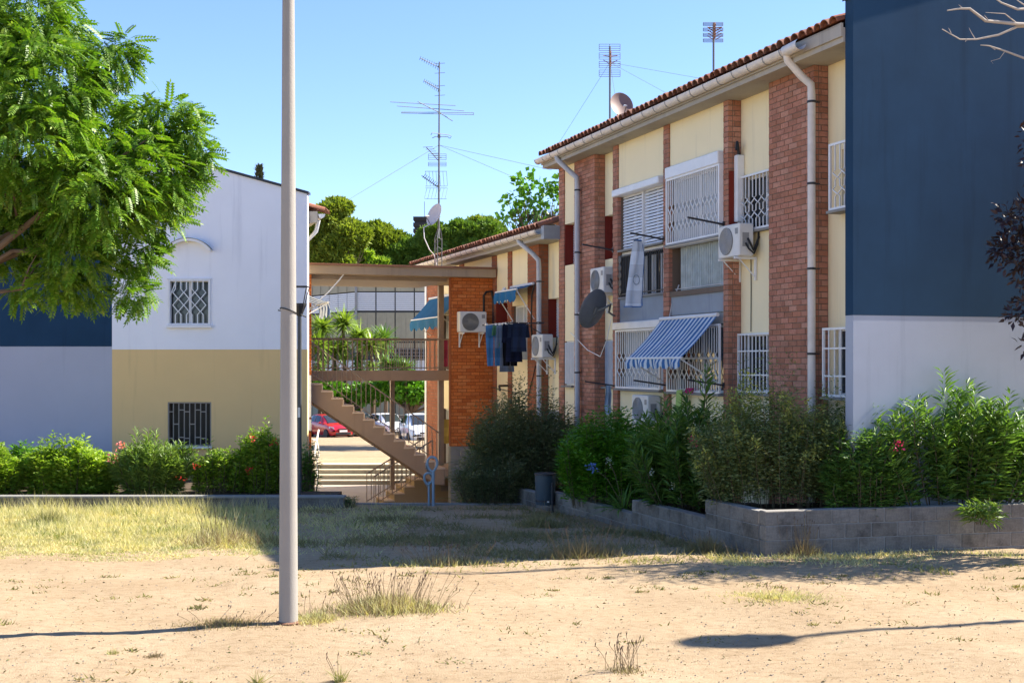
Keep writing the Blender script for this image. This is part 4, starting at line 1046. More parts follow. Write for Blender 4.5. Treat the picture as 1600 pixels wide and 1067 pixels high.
# green board leaning by the wall
t, o = T(1056,.25), .25; gb = thing('board', 'light green board leaning on the wall behind the oleander', 'board', FRT(t,o,1.2)); mb = MB(); mb.add([(t-.12,o,1.0),(t+.14,o,1.0),(t+.22,o-.12,2.1),(t+.0,o-.12,2.12),(t-.12,o-.02,1.0),(t+.14,o-.02,1.0),(t+.22,o-.14,2.1),(t+.0,o-.14,2.12)],[(0,1,2,3),(7,6,5,4),(0,4,5,1),(1,5,6,2),(2,6,7,3),(3,7,4,0)]); mb.build('panel', paint('light_green', (.33,.50,.12), .6), gb, FR)

# ---------------------------------------------------- street lamps, bin, handrail, old post
m_pole = concrete('grey_lamp_post', (.33,.305,.27), .14, .6)
def street_lamp(label, x, y):
    r = thing('street_lamp', label, 'street lamp', T_(x, y, gz(x,y)), 'street lamps')
    mb = MB(); mb.tube([(0,0,-.05),(0,0,9.0)], [.0965,.046], 20); mb.build('pole', m_pole, r, None, True)
    mb = MB(); mb.lathe([(.125,-.03),(.125,.012),(.10,.022)], 20); mb.build('base_ring', paint('rusty_base', (.20,.10,.06), .8), r, None, True)
    mb = MB(); mb.lathe([(.05,8.9),(.09,8.95),(.20,9.0),(.22,9.03),(.31,9.40),(.31,9.44)], 24); mb.build('lantern_body', m_dark, r, None, True)
    mb = MB(); mb.lathe([(.305,9.44),(.29,9.62),(.20,9.84),(.0001,9.95)], 24); mb.build('dome', m_acg, r, None, True)
    mb = MB(); mb.bb(.088,.096,-.05,.05,.5,.85); return r
lp = street_lamp('tall grey tapering lamp post standing in the dry foreground sand', -2.246, 12.86)
mb = MB(); rr = .0965-.0056*3.15
mb.tube([(rr*1.04*math.cos(k*math.pi/8), rr*1.04*math.sin(k*math.pi/8), 3.13+.03*math.cos(k*math.pi/8+2.6)) for k in range(17)], .008, 4); mb.build('wire_strap', m_black, lp)
street_lamp('second lamp post off to the right whose lantern shadow lies on the sand', 11.55, 14.75)
D = 26.0; op_ = P(468,800,D)
ol = thing('old_lamp_post', 'thin dark post behind the tall lamp with a broken open lantern frame on top', 'lamp post', T_(op_.x, D, -.34))
mb = MB(); mb.tube([(0,0,-.05),(0,0,3.9)], .042, 10); mb.build('pole', paint('dark_grey_post', (.06,.065,.075), .45), ol, None, True)
mb = MB(); mb.lathe([(.03,3.88),(.055,3.92),(.14,4.12),(.145,4.16)], 8); mb.build('lantern_cone', m_dark, ol)
mb = MB()
for k in range(4):
    x_ = R(45+90*k); mb.tube([(.13*math.cos(x_),.13*math.sin(x_),4.14),(.24*math.cos(x_),.24*math.sin(x_),4.50)], .011, 5)
    y_ = R(135+90*k); mb.tube([(.24*math.cos(x_),.24*math.sin(x_),4.50),(.24*math.cos(y_),.24*math.sin(y_),4.50)], .012, 5)
mb.build('lantern_frame', m_dark, ol)
mb = MB(); mb.tube([(-.42,-.1,4.02),(-.1,-.05,3.94),(.0,-.05,3.95),(.14,-.02,3.88)], .014, 5); mb.build('wire_strap', m_black, ol)
mb = MB(); mb.bb(-.03,.02,-.046,-.038,1.85,2.05); mb.build('sticker', m_acw, ol)

bp = P(852,790,25); gb_ = gz0(25)
bn = thing('litter_bin', 'dark grey cylindrical litter bin on a post beside the planter wall', 'litter bin', T_(bp.x, 25, gb_))
m_bin = paint('bin_slate', (.05,.075,.095), .45)
mb = MB(); mb.lathe([(.01,.14),(.185,.14),(.19,.16),(.205,.74),(.198,.74),(.18,.2),(.01,.2)], 28); mb.build('bucket', m_bin, bn, None, True)
mb = MB(); mb.lathe([(.203,.715),(.218,.72),(.218,.75),(.203,.755)], 28); mb.lathe([(.188,.2),(.196,.21),(.196,.235),(.19,.24)], 28); mb.build('rim', m_dark, bn, None, True)
mb = MB(); mb.tube([(.13,-.20,-.12),(.13,-.20,.58)], .022, 8); mb.tube([(.13,-.2,.5),(.08,-.16,.5)], .015, 6); mb.tube([(.13,-.2,.2),(.08,-.16,.2)], .015, 6); mb.build('post', m_dark, bn, None, True)
mb = MB(); mb.bb(.03,.07,-.206,-.20,.2,.225); mb.build('sticker', m_acw, bn)

hr = thing('handrail', 'light blue tubular handrail ending in two loops at the top of the ramp', 'handrail', T_(P(677,792,26.6).x, 26.6, -.36))
def loop(cx, zc, w, h, y): 
    return [(cx+w*math.sin(k*math.pi/10)*(1 if True else 1)*(.8+.2*math.cos(k*math.pi/10)), y+.0, zc+h*math.cos(k*math.pi/10)) for k in range(21)]
mb = MB(); mb.tube([(0,0,-.1),(0,0,.74)], .03, 10); mb.build('post', m_bluep, hr, None, True)
mb = MB(); mb.tube([(-.10,.15,-.3),(-.10,.15,.5)], .026, 10); mb.build('post', m_bluep, hr, None, True)
mb = MB(); mb.tube(loop(-.02,.87,.125,.15,0), .026, 8, False); mb.tube([(-.14,0,.88),(-.16,.3,.78),(-.17,2.0,.45)], .024, 8); mb.build('upper_loop', m_bluep, hr, None, True)
mb = MB(); mb.tube(loop(-.11,.56,.105,.12,.12), .024, 8, False); mb.tube([(-.2,.12,.57),(-.22,.4,.5),(-.22,2.1,.15)], .022, 8); mb.build('lower_loop', m_bluep, hr, None, True)
hw_ = thing('handrail', 'white looped handrail at the left end of the stone steps', 'handrail', T_(P(495,757,42).x, 42, -1.4))
mb = MB(); mb.tube([(0,0,0),(0,0,1.0),(-.02,0,1.05)], .03, 8); mb.build('post', m_metalw, hw_, None, True)
mb = MB(); mb.tube([(-.15,.0,1.5),(-.02,0,1.48),(.04,0,1.3),(.06,0,.95),(.0,0,.86),(-.08,0,.92),(-.12,.6,1.3),(-.15,1.4,1.75)], .028, 8); mb.build('loop', m_metalw, hw_, None, True)

# ---------------------------------------------------- cars
def car(label, col):
    r = thing('parked_car', label, 'car', None, 'cars parked beyond the sandy lot')
    st_ = [(-1.95,.35,.62,.72,.60,.66),(-1.85,.25,.80,.92,.62,.95),(-1.55,.2,.84,1.0,.60,1.30),(-1.15,.2,.86,.98,.62,1.44),(-.5,.2,.87,.96,.63,1.47),(.1,.2,.87,.94,.62,1.43),(.55,.2,.87,.93,.58,1.18),(.92,.2,.86,.92,.62,.95),(1.4,.2,.84,.84,.60,.88),(1.8,.24,.76,.70,.52,.74),(1.97,.34,.58,.58,.42,.60)]
    mb = MB(); k = len(st_)
    for (x, zb, w, zbelt, wr, zr) in st_:
        half = [(w*.9,zb),(w,zb+.22),(w*.99,zbelt-.12),(w*.95,zbelt),(wr*1.02,zr-.05),(wr*.75,zr),(0,zr+.015)]
        ring = [(x,y,z) for y,z in half]+[(x,-y,z) for y,z in reversed(half[:-1])]
        mb.v += ring
    n = 13
    for i in range(k-1):
        for j in range(n-1): mb.f.append((i*n+j,i*n+j+1,(i+1)*n+j+1,(i+1)*n+j)); mb.m.append(0)
        mb.f.append((i*n+n-1,i*n,(i+1)*n,(i+1)*n+n-1)); mb.m.append(0)
    mb.f += [tuple(range(n)), tuple(range((k-1)*n,k*n))]; mb.m += [0,0]
    pm_, _, pb = newmat('car_paint_'+label.split()[0], col, .25, .1, .5); pb.inputs['Coat Weight'].default_value = .6
    mb.build('body', pm_, r, None, True)
    def sec(x):
        for i in range(k-1):
            a, b = st_[i], st_[i+1]
            if a[0] <= x <= b[0]:
                f = (x-a[0])/(b[0]-a[0]); return [p+(q_-p)*f for p, q_ in zip(a, b)]
    for sg in (-1, 1):
        for (xa, xb) in ((-1.35,-.55),(-.48,.45)):
            mb = MB(); m_ = 6
            for i in range(m_+1):
                x = xa+(xb-xa)*i/m_; s_ = sec(x); lo = (s_[2]*.95, s_[3]+.02); hi = (s_[4]*1.02, s_[5]-.07)
                for f in (.02,.97): mb.v.append((x, sg*(lo[0]+(hi[0]-lo[0])*f+.012), lo[1]+(hi[1]-lo[1])*f+.004))
            for i in range(m_): mb.f.append((2*i,2*i+2,2*i+3,2*i+1)); mb.m.append(0)
            mb.build('side_window', m_glass, r)
        for x in (-1.2, 1.25):
            M = Matrix.Translation((x, sg*.80, .31)) @ Matrix.Rotation(R(90),4,'X')
            mb = MB(); mb.lathe([(.17,-.1),(.30,-.1),(.315,-.07),(.315,.07),(.30,.1),(.17,.1)], 20, (0,0,0), M); w = mb.build('tyre', m_black, r, None, True)
            mb = MB(); mb.lathe([(.01,-.095),(.20,-.095),(.20,.095),(.01,.095)], 12, (0,0,0), M); mb.build('rim', m_steel, w)
        mb = MB(); mb.add([(1.62,sg*.80,.66),(1.90,sg*.58,.63),(1.86,sg*.58,.74),(1.55,sg*.78,.80)], [(0,1,2,3)]); mb.v = [(x*1.012,y*1.02,z) for x,y,z in mb.v]; mb.build('headlight', m_acw, r)
        mb = MB(); mb.chbox(.50,.68,sg*.90,sg*1.04,.92,1.04,.03); mb.build('mirror', pm_, r, None, True)
    for nm, xs_ in (('windscreen',(.14,.55,.9)),('rear_window',(-1.84,-1.56,-1.2))):
        mb = MB()
        for x in xs_:
            s_ = sec(x)
            for y in (-.92,-.4,0,.4,.92): mb.v.append((x+(.012 if x>0 else -.012), y*s_[4]*.98, s_[5]+.012-.06*max(0,abs(y)-.7)))
        for i in range(2):
            for j in range(4): b = 5*i+j; mb.f.append((b,b+1,b+6,b+5)); mb.m.append(0)
        mb.build(nm, m_glass, r, None, True)
    mb = MB(); mb.chbox(1.945,1.985,-.5,.5,.28,.42,.01); mb.chbox(1.96,1.99,-.34,.34,.60,.66,.006); mb.build('grille', m_black, r)
    mb = MB(); mb.bb(1.985,2.0,-.26,.26,.44,.56); mb.build('number_plate', m_acw, r)
    return r
def car_at(px, D, heading, z=None): p = P(px, 600, D); return T_(p.x, D, -2.05+.0*D if z is None else z, R(heading))
c1_ = car('red hatchback parked at the left beyond the steps', (.42,.012,.02)); c1_.matrix_basis = car_at(516, 80.5, -58)
c2_ = car('silver hatchback parked half behind the stairs beside the red car', (.55,.57,.62)); c2_.matrix_basis = car_at(562, 82.5, -52)
c3_ = car('white car with raised bonnet line seen between the stair balusters', (.75,.75,.75)); c3_.matrix_basis = car_at(606, 82, -58)
c4_ = car('tall white car nearest the brick corner beyond the stairs', (.70,.72,.74)); c4_.matrix_basis = car_at(655, 74, -75) @ Matrix.Diagonal((1.05,1.05,1.2,1))

# ---------------------------------------------------- pale panelled building beyond
bb_ = thing('panelled_building', 'distant office block clad in beige panels and white louvre bands behind the stairs', 'building', T_(-10, 96, -2.1))
m_beige = stucco('beige_cladding', (.40,.37,.27), .2, .2, .3); m_louv = paint('white_louvre', (.66,.68,.72), .4, 0, .06); m_gap = paint('dark_joint', (.06,.06,.06), .8)
FA_ = T_(-11.66, 96, 0); aL = math.atan2(6, -4.3); FB_ = T_(-11.66, 96, 0, aL)
mb = MB(); mb.bb(0.05, 16, .06, 8, -2.2, 9.2); mb.build('wall', m_gap, bb_, FA_)
mb = MB(); mb.bb(0.05, 16, -6, -.06, -2.2, 9.2); mb.build('wall', m_gap, bb_, FB_)
rows = [(8.02,9.25,'p'),(6.55,7.92,'l'),(4.25,6.42,'p'),(3.75,4.15,'p'),(2.0,2.85,'w'),(-2.1,1.95,'p')]
pm_c = {}
for (FX, sgn, n, wd) in ((FA_, 1, 10, 1.44), (FB_, -1, 11, 1.44)):
    for i in range(n):
        for (z0, z1, kd) in rows:
            key = (kd, z0, sgn)
            if key not in pm_c:
                mb = MB()
                if kd == 'l':
                    for q in range(9): 
                        h = (z1-z0)/9; mb.bb(0, wd-.09, -.02*sgn, .05*sgn, z0+h*q+.03, z0+h*(q+1))
                else: mb.bb(0, wd-.09, -.03*sgn, .055*sgn, z0, z1)
                pm_c[key] = mb.mesh('louvre_panel' if kd == 'l' else 'panel', m_louv if kd in 'lw' else m_beige)
            link('louvre_panel' if kd == 'l' else 'panel', pm_c[key], bb_, FX @ Matrix.Translation((.06+wd*i, 0, 0)))
mb = MB(); mb.bb(-.12,.05,-.12,.05,-2.1,9.25); mb.build('corner_post', m_acg, bb_, FA_)
mb = MB()
for i in range(28): mb.bb(2.0+i*.3,2.06+i*.3,-.12,-.08,2.85,3.75)
for i in range(4): mb.bb(2,10.4,-.115,-.085,2.9+.25*i,2.95+.25*i)
mb.build('trellis', m_acg, bb_, FA_)
tx_ = P(660,340,128); ck = thing('ventilation_tower', 'dark slatted tower top rising behind the trees left of the white dish', 'tower', T_(tx_.x, 128, -2.1))
mb = MB(); mb.bb(tx_.x-.72,tx_.x+.72,127.3,128.7,-2.1,tx_.z-.2); mb.build('shaft', paint('dark_slats', (.035,.03,.03), .7), ck, I4)
for q in range(8): 
    mb = MB(); mb.bb(tx_.x-.86,tx_.x+.86,127.14,128.86,tx_.z-.36-.6*q,tx_.z-.6*q); mb.build('slat', MATS['dark_slats'], ck, I4)
mb = MB(); mb.tube([(tx_.x+.2,128,tx_.z-.2),(tx_.x+.2,128,tx_.z+1.6)], .035, 5); mb.build('rod', m_steel, ck, I4)
# ------------------------------------------------------------------ vegetation
lf_tree = leafmat('tree_leaves', [(.085,.19,.012),(.12,.25,.018),(.06,.14,.012),(.20,.33,.03),(.10,.21,.015),(.24,.34,.06)], 0.36, .45)
lf_ole = leafmat('oleander_leaves', [(.10,.20,.04),(.15,.28,.06),(.07,.155,.035),(.20,.34,.07)], 0.32, .42)
lf_ole2 = leafmat('sunlit_oleander_leaves', [(.13,.22,.045),(.20,.31,.07),(.16,.26,.06),(.27,.37,.10)], .35, .45)  # paler copy of the oleander leaves, sunlight put into the colour
lf_box = leafmat('glossy_leaves', [(.085,.23,.012),(.12,.30,.02),(.065,.18,.012),(.19,.38,.04)], 0.33, .38)
lf_dark = leafmat('dark_grey_leaves', [(.16,.185,.085),(.11,.14,.065),(.22,.24,.12),(.18,.185,.10)], 0.3, .5)
lf_priv = leafmat('dull_green_leaves', [(.17,.22,.08),(.23,.28,.11),(.13,.17,.065),(.33,.36,.15)], 0.34, .5)
lf_tip = leafmat('sun_fleck_leaves', [(.45,.46,.13),(.36,.40,.10),(.52,.52,.18)], 0.4, .5)  # yellow leaf colour stands in for flecks of grazing sun on the shoot tips
lf_lime = leafmat('lime_leaves', [(.22,.35,.03),(.30,.44,.05),(.15,.28,.025),(.40,.48,.10)], 0.4, .45)
lf_pine = leafmat('pine_needles', [(.21,.27,.03),(.27,.34,.04),(.15,.21,.025),(.33,.39,.06)], 0.28, .6)
lf_pine2 = leafmat('stone_pine_needles', [(.10,.19,.026),(.15,.25,.035),(.20,.31,.04)], 0.25, .6)
lf_cyp = leafmat('cypress_leaves', [(.035,.045,.025),(.05,.06,.03)], .1, .6)
lf_purp = leafmat('purple_leaves', [(.022,.012,.018),(.035,.016,.022),(.016,.012,.018)], .12, .4)
lf_yuc = leafmat('yucca_leaves', [(.16,.27,.03),(.23,.34,.05),(.30,.40,.07),(.12,.20,.03)], .3, .4)
m_gdry = leafmat('dry_grass_blades', [(.55,.50,.27),(.62,.56,.34),(.46,.43,.21),(.66,.59,.38),(.36,.36,.15)], 0.35, .7)
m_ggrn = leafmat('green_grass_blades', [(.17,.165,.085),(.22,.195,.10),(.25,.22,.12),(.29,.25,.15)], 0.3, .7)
m_ggreen = leafmat('fresh_grass_blades', [(.20,.25,.06),(.26,.29,.08),(.16,.20,.05)], .35, .7)
m_gspr = leafmat('sand_weed_blades', [(.20,.21,.07),(.28,.25,.10),(.15,.15,.05),(.26,.17,.09)], .25, .7)
m_weed = leafmat('weed_leaves', [(.26,.25,.09),(.33,.31,.13),(.38,.33,.16)], 0.3, .7)
m_straw = leafmat('straw_stems', [(.30,.22,.12),(.22,.15,.10),(.36,.28,.16)], .2, .8)
m_head = leafmat('seed_heads', [(.10,.06,.05),(.16,.10,.08),(.07,.045,.04)], .1, .8)
def petal(name, col): return leafmat(name, [col, tuple(c*.8 for c in col), tuple(min(1,c*1.15) for c in col)], .3, .5)
f_pink = petal('pink_petals', (.75,.05,.22)); f_red = petal('red_petals', (.6,.03,.03)); f_white = petal('white_petals', (.8,.8,.78)); f_blue = petal('blue_petals', (.12,.22,.65)); f_salm = petal('salmon_petals', (.75,.22,.22)); f_yel = petal('yellow_petals', (.62,.45,.03))

def pinnate():
    """a compound leaf about one unit long: leaflets in pairs along a drooping midrib"""
    tv, tf = [], []
    def spine(s): return np.array([0, s*.98, -.30*s*s])
    for i in range(7):
        s = .16+.125*i; p = spine(s); L = .26*(1-.35*abs(s-.5))
        for sg in (-1, 1):
            d = np.array([sg*.86, .5, -.28]); d /= np.linalg.norm(d); w = np.array([-.5*sg,.86,0])*.07
            b = len(tv); tv += [p, p+d*L*.45+w+[0,0,.012], p+d*L, p+d*L*.45-w+[0,0,.012]]; tf += [(b,b+1,b+2),(b,b+2,b+3)]
    p = spine(.98); b = len(tv); tv += [p, p+np.array([.04,.09,-.04]), p+np.array([0,.22,-.12]), p+np.array([-.04,.09,-.04])]; tf += [(b,b+1,b+2),(b,b+2,b+3)]
    b = len(tv)
    for s in (0,.5,.98): q = spine(s); tv += [q+[.006,0,0], q-[.006,0,0]]
    tf += [(b,b+1,b+3),(b,b+3,b+2),(b+2,b+3,b+5),(b+2,b+5,b+4)]
    return np.array(tv), np.array(tf)
def ball_pts(c, r, n, shell=.45, squash=(1,1,1)):
    d = nrm(rng.normal(size=(n,3))); rad = (shell+(1-shell)*rng.random(n)**.6)
    return np.array(c)+d*rad[:,None]*r*np.array(squash), d

def limbs(root, base, targets, r0, mat=m_bark, name='trunk', fork=.45, jit=.25, reach=.82):
    mb = MB(); base = Vector(base)
    cen = sum((Vector(t) for t in targets), Vector())/len(targets)
    top = base.lerp(cen, fork)
    top.x = base.x*.6+top.x*.4; top.y = base.y*.6+top.y*.4
    mb.tube([base-Vector((0,0,.2)), base.lerp(top,.5)+Vector((random.uniform(-jit,jit)*.4,random.uniform(-jit,jit)*.4,0)), top], [r0*1.2, r0, r0*.8], 10)
    for t in targets:
        t = top.lerp(Vector(t), reach); m1 = top.lerp(t,.4)+Vector((random.uniform(-jit,jit),random.uniform(-jit,jit),random.uniform(0,jit))); m2 = top.lerp(t,.75)+Vector((random.uniform(-jit,jit),random.uniform(-jit,jit),random.uniform(-jit,jit)*.5))
        rr = r0*random.uniform(.35,.6); mb.tube([top,m1,m2,t], [rr,rr*.7,rr*.45,rr*.15], 6)
        for _ in range(3):
            e = t+Vector((random.uniform(-1,1),random.uniform(-1,1),random.uniform(-.5,.8)))*(t-top).length*.10; mb.tube([m2,(m2+e)/2+Vector((0,0,.05)),e], [rr*.35,rr*.22,rr*.06], 5)
    return mb.build(name, mat, root, I4, True)

# ---- left foreground tree with feathery leaves
DT = 17.0
cl = [(20,20,105,0),(70,130,100,-.6),(165,95,50,.1),(150,190,90,.3),(250,190,62,.2),(290,215,38,0),(55,235,110,-.8),(225,265,80,-.3),(285,270,32,.2),
      (150,300,95,-.9),(40,330,85,.2),(238,330,50,.4),(258,300,38,-.4),(120,385,62,-.5),(205,395,48,.2),(88,440,36,-.3),(30,455,18,0),(135,452,30,.1),(207,455,28,0),(100,55,45,.6),(292,172,20,.1),(195,70,22,.2),(312,240,18,0),
      (-70,60,110,.3),(-90,180,120,-.4),(-80,310,110,.5),(-190,120,130,0),(-200,260,130,-.3),(-60,400,60,.3),(-300,200,120,.4),(10,395,48,.3),(30,290,70,.5),(5,150,80,.4),(95,345,50,.4),(-20,60,80,.5)]
TP = P(-190, 900, DT); trunk_base = (TP.x, DT, 0)
tr = thing('feathery_leaf_tree', 'large green tree with feathery compound leaves reaching in from the left', 'tree', Matrix.Translation(trunk_base))
pos, dirs, sc = [], [], []; tgt = []
for (px, py, r_, dy) in cl:
    c = P(px, py, DT+dy); r = r_*DT/2000*1.0; tgt.append(tuple(c))
    n = int(560*(r/.85)**2)+20
    p, d = ball_pts(c, r*.86, n, .45, (1,1.1,.85))
    pos.append(p); dd = d*np.array([.8,.8,.35])+rng.normal(size=(n,3))*.45+np.array([.15,0,-.28]); dirs.append(dd); sc.append(rng.uniform(.18,.33,n))
pos = np.concatenate(pos); dirs = np.concatenate(dirs); sc = np.concatenate(sc)
tv, tf = pinnate()
batch('crown', tv, tf, frames(dirs, .5, sc), pos, lf_tree, tr, kind='stuff')
limbs(tr, trunk_base, [tgt[i] for i in (0,1,3,6,8,10,13,26,28,30)], .15, concrete('grey_brown_bark', (.16,.115,.08), .35), fork=.55, jit=.35)
mb = MB()
for pts, r in (([P(-120,470,17),P(-40,428,16.8),P(20,392,16.7),P(90,395,16.6),P(170,372,16.6)], .05), ([P(-100,440,17),P(0,385,16.6),P(70,330,16.5),P(150,270,16.4),P(235,215,16.4)], .06), ([P(60,335,16.5),P(110,300,16.2),P(125,250,16.2)], .03)):
    mb.tube(pts, [r*(1-.8*i/(len(pts)-1)) for i in range(len(pts))], 8)
mb.build('limb', MATS['grey_brown_bark'], tr, I4, True)

# ---- shrubs
def shrub(name, label, cat, c, z0, w, d, h, nst, nlf, leaf, L, mat, jit=.03, up=.45, start=.3, base=.35, dome=.45, group=None, rot=0, tips=None, flowers=(), tall=0, stemr=.008, whorl=1):
    c = Vector(c); r = thing(name, label, cat, T_(c.x, c.y, z0), group)
    S0 = []; S1 = []; S2 = []
    for i in range(nst):
        a = rng.random()*2*math.pi; q = math.sqrt(rng.random()); ux, uy = q*math.cos(a), q*math.sin(a)
        hh = h*(1-dome*q*q)*rng.uniform(.62,1.04)*(1+.10*math.sin(a*3+c.x*5)+.07*math.sin(a*5+1))
        if tall and rng.random() < tall: hh *= rng.uniform(1.08,1.25)
        ca, sa = math.cos(rot), math.sin(rot); X = lambda u, v: np.array([c.x+u*ca-v*sa, c.y+u*sa+v*ca, 0])
        b = X(ux*w/2*base, uy*d/2*base)+[0,0,z0-.03]; t = X(ux*w/2, uy*d/2)+[0,0,z0+hh]
        m = (b+t)/2+np.array([(t-b)[0]*.12,(t-b)[1]*.12,.12*hh])+rng.normal(size=3)*.03
        S0.append(b); S1.append(m); S2.append(t)
    S0, S1, S2 = map(np.array, (S0, S1, S2))
    si = np.repeat(np.arange(nst), nlf); n = len(si); s = start+(1-start)*rng.random(n)**.8
    if whorl > 1:
        k = nlf//whorl; lev = np.tile(np.repeat(np.linspace(start,1,k)**.9, whorl), nst); si = np.repeat(np.arange(nst), k*whorl); s = lev; n = len(si)
    S = s[:,None]; p = S0[si]*(1-S)**2+2*S1[si]*S*(1-S)+S2[si]*S**2
    tan = nrm((S1[si]-S0[si])*(1-S)+(S2[si]-S1[si])*S)
    rnd = rng.normal(size=(n,3)); rad = nrm(rnd-tan*np.sum(rnd*tan,1,keepdims=True))
    upv = up*(.55+.9*s)
    dirs = rad+tan*upv[:,None]
    p = p+rad*(rng.random(n)[:,None]*jit)
    scl = L*rng.uniform(.65,1.15,n)*(1-.25*(s > .93))
    batch('foliage', leaf[0], leaf[1], frames(dirs, .5, scl), p, mat, r, kind='stuff')
    mb = MB()
    for i in range(min(nst, 90)): mb.tube([S0[i],S1[i],S2[i]], [stemr,stemr*.8,stemr*.35], 4, False)
    mb.build('stem', m_stem, r, I4, kind='stuff')
    if tips:
        ti = rng.choice(nst, tips[0]); mlt = 26; si = np.repeat(ti, mlt); s = .80+.22*rng.random(len(si)); S = s[:,None]
        p = S0[si]*(1-S)**2+2*S1[si]*S*(1-S)+S2[si]*S**2+rng.normal(size=(len(si),3))*.025
        batch('sun_fleck_tips', leaf[0], leaf[1], frames(rng.normal(size=(len(si),3))+[0,0,.4], .8, L*rng.uniform(.6,1.1,len(si))), p, tips[1], r, kind='stuff')
    for (fm, fp_, sz, nf) in flowers:
        fpos = np.array(fp_)+rng.normal(size=(nf,3))*sz*.9
        batch('flower', BROAD[0], BROAD[1], frames(rng.normal(size=(nf,3))+[-.2,-.6,.3], 1.5, np.full(nf, sz)*rng.uniform(.7,1.2,nf)), fpos, fm, r, kind='stuff')
    return r
# right planter, near to far
shrub('oleander_bush', 'wide oleander bush in front of the blue gable wall, one pink flower cluster', 'bush', P(1488,780,18.5), .5, 3.75, 1.2, 1.62, 150, 66, leaf_t(.18), .245, lf_ole, .03, .6, .10, .62, .22, None, .24, None, [(f_pink, P(1405,697,17.75), .045, 26),(f_white, P(1440,690,17.75), .03, 8)], .10, .009, 3)
shrub('oleander_plant', 'small oleander tuft drooping over the front of the planter wall', 'plant', P(1535,795,17.62), .42, .5, .35, .28, 12, 24, leaf_t(.16), .2, lf_ole2, .02, .35, .2, .3, .3, None, 0, None, (), 0, .006, 3)
shrub('privet_bush', 'tall dull green small-leaved bush with sun flecks coloured onto its tips behind the planter corner', 'bush', P(1222,790,18.75), .48, 2.75, 1.6, 1.86, 400, 105, OVAL, .068, lf_priv, .13, .3, .12, .74, .36, None, 0, (70, lf_tip), (), .16, .005)
shrub('oleander_bush', 'spreading oleander with pink and white flowers between two dark bushes', 'bush', P(1080,790,20.9), .22, 2.15, 1.8, 1.8, 120, 60, leaf_t(.16), .25, lf_ole, .03, .75, .08, .5, .36, None, 0, None, [(f_pink, P(1085,690,19.9), .05, 26),(f_white, P(1018,738,20.2), .03, 14),(f_white, P(1052,758,20.2), .03, 16),(f_white, P(1060,779,20.4), .025, 8)], .05, .009, 3)
shrub('clipped_bush', 'rounded bright green glossy bush in the middle of the planter', 'bush', P(962,770,23.6), .0, 2.1, 1.8, 1.66, 330, 90, OVAL, .105, lf_box, .13, .4, .10, .82, .22, None, 0, None, (), .04)
shrub('feathery_bush', 'big loose dark grey-green bush beside the orange brick pier', 'bush', P(822,780,28.0), -.15, 2.5, 2.0, 2.15, 360, 90, leaf_t(.3), .115, lf_dark, .16, .4, .12, .75, .36, None, 0, None, (), .12)
shrub('feathery_bush', 'lower dark bush spilling out left of the litter bin', 'bush', P(775,785,27.3), -.35, 1.9, 1.3, 1.1, 220, 90, leaf_t(.34), .085, lf_dark, .14, .4, .0, .75, .34)
def rosette(name, label, c, z0, n, L, w, mat, up, cat='plant', stemh=0, fl=None):
    c = Vector(c); r = thing(name, label, cat, T_(c.x, c.y, z0)); seg = 5
    tv = []; tf = []
    for i in range(seg+1):
        s = i/seg; ww = w*math.sin(math.pi*min(.98,.12+.86*s))**.8; tv += [(-ww,s,-.35*s*s*1.1),(ww,s,-.35*s*s*1.1)]
    for i in range(seg): b = 2*i; tf += [(b,b+1,b+3),(b,b+3,b+2)]
    d = nrm(rng.normal(size=(n,3))*[1,1,.3]+[0,0,up]); pos = np.tile([c.x,c.y,z0+stemh], (n,1))+rng.normal(size=(n,3))*[.05,.05,.02]
    batch('leaf_blades', tv, tf, frames(d, .25, L*rng.uniform(.7,1.1,n)), pos, mat, r, kind='stuff')
    if fl:
        for (fp_, fm, sz) in fl:
            mb = MB(); q = Vector(fp_); mb.tube([c+Vector((0,0,z0+.1-c.z)), (c+q)/2+Vector((0,0,.1)), q], .006, 4); mb.build('flower_stalk', m_stem, r, I4)
            batch('flower', BROAD[0], BROAD[1], frames(rng.normal(size=(40,3)), 1.5, np.full(40, sz)), np.array(q)+rng.normal(size=(40,3))*.04, fm, r, kind='stuff')
    return r
rosette('strap_leaf_plant', 'strap-leaved clump with a blue flower head in front of the glossy bush', P(972,785,22.3), .05, 70, .62, .022, lf_ole, .7, fl=[(P(926,729,22.3), f_blue, .05),(P(952,720,22.5), f_white, .02)])
rosette('spiky_palm', 'spiky fan-leaved plant at the foot of the orange brick pier', P(742,735,28.6), -.2, 60, .95, .014, lf_dark, .35, stemh=.55)
rosette('spiky_plant', 'yellowish spiky plant on the low reddish wall near the stairs', P(722,775,28.2), -.45, 55, .75, .014, lf_priv, 1.0)
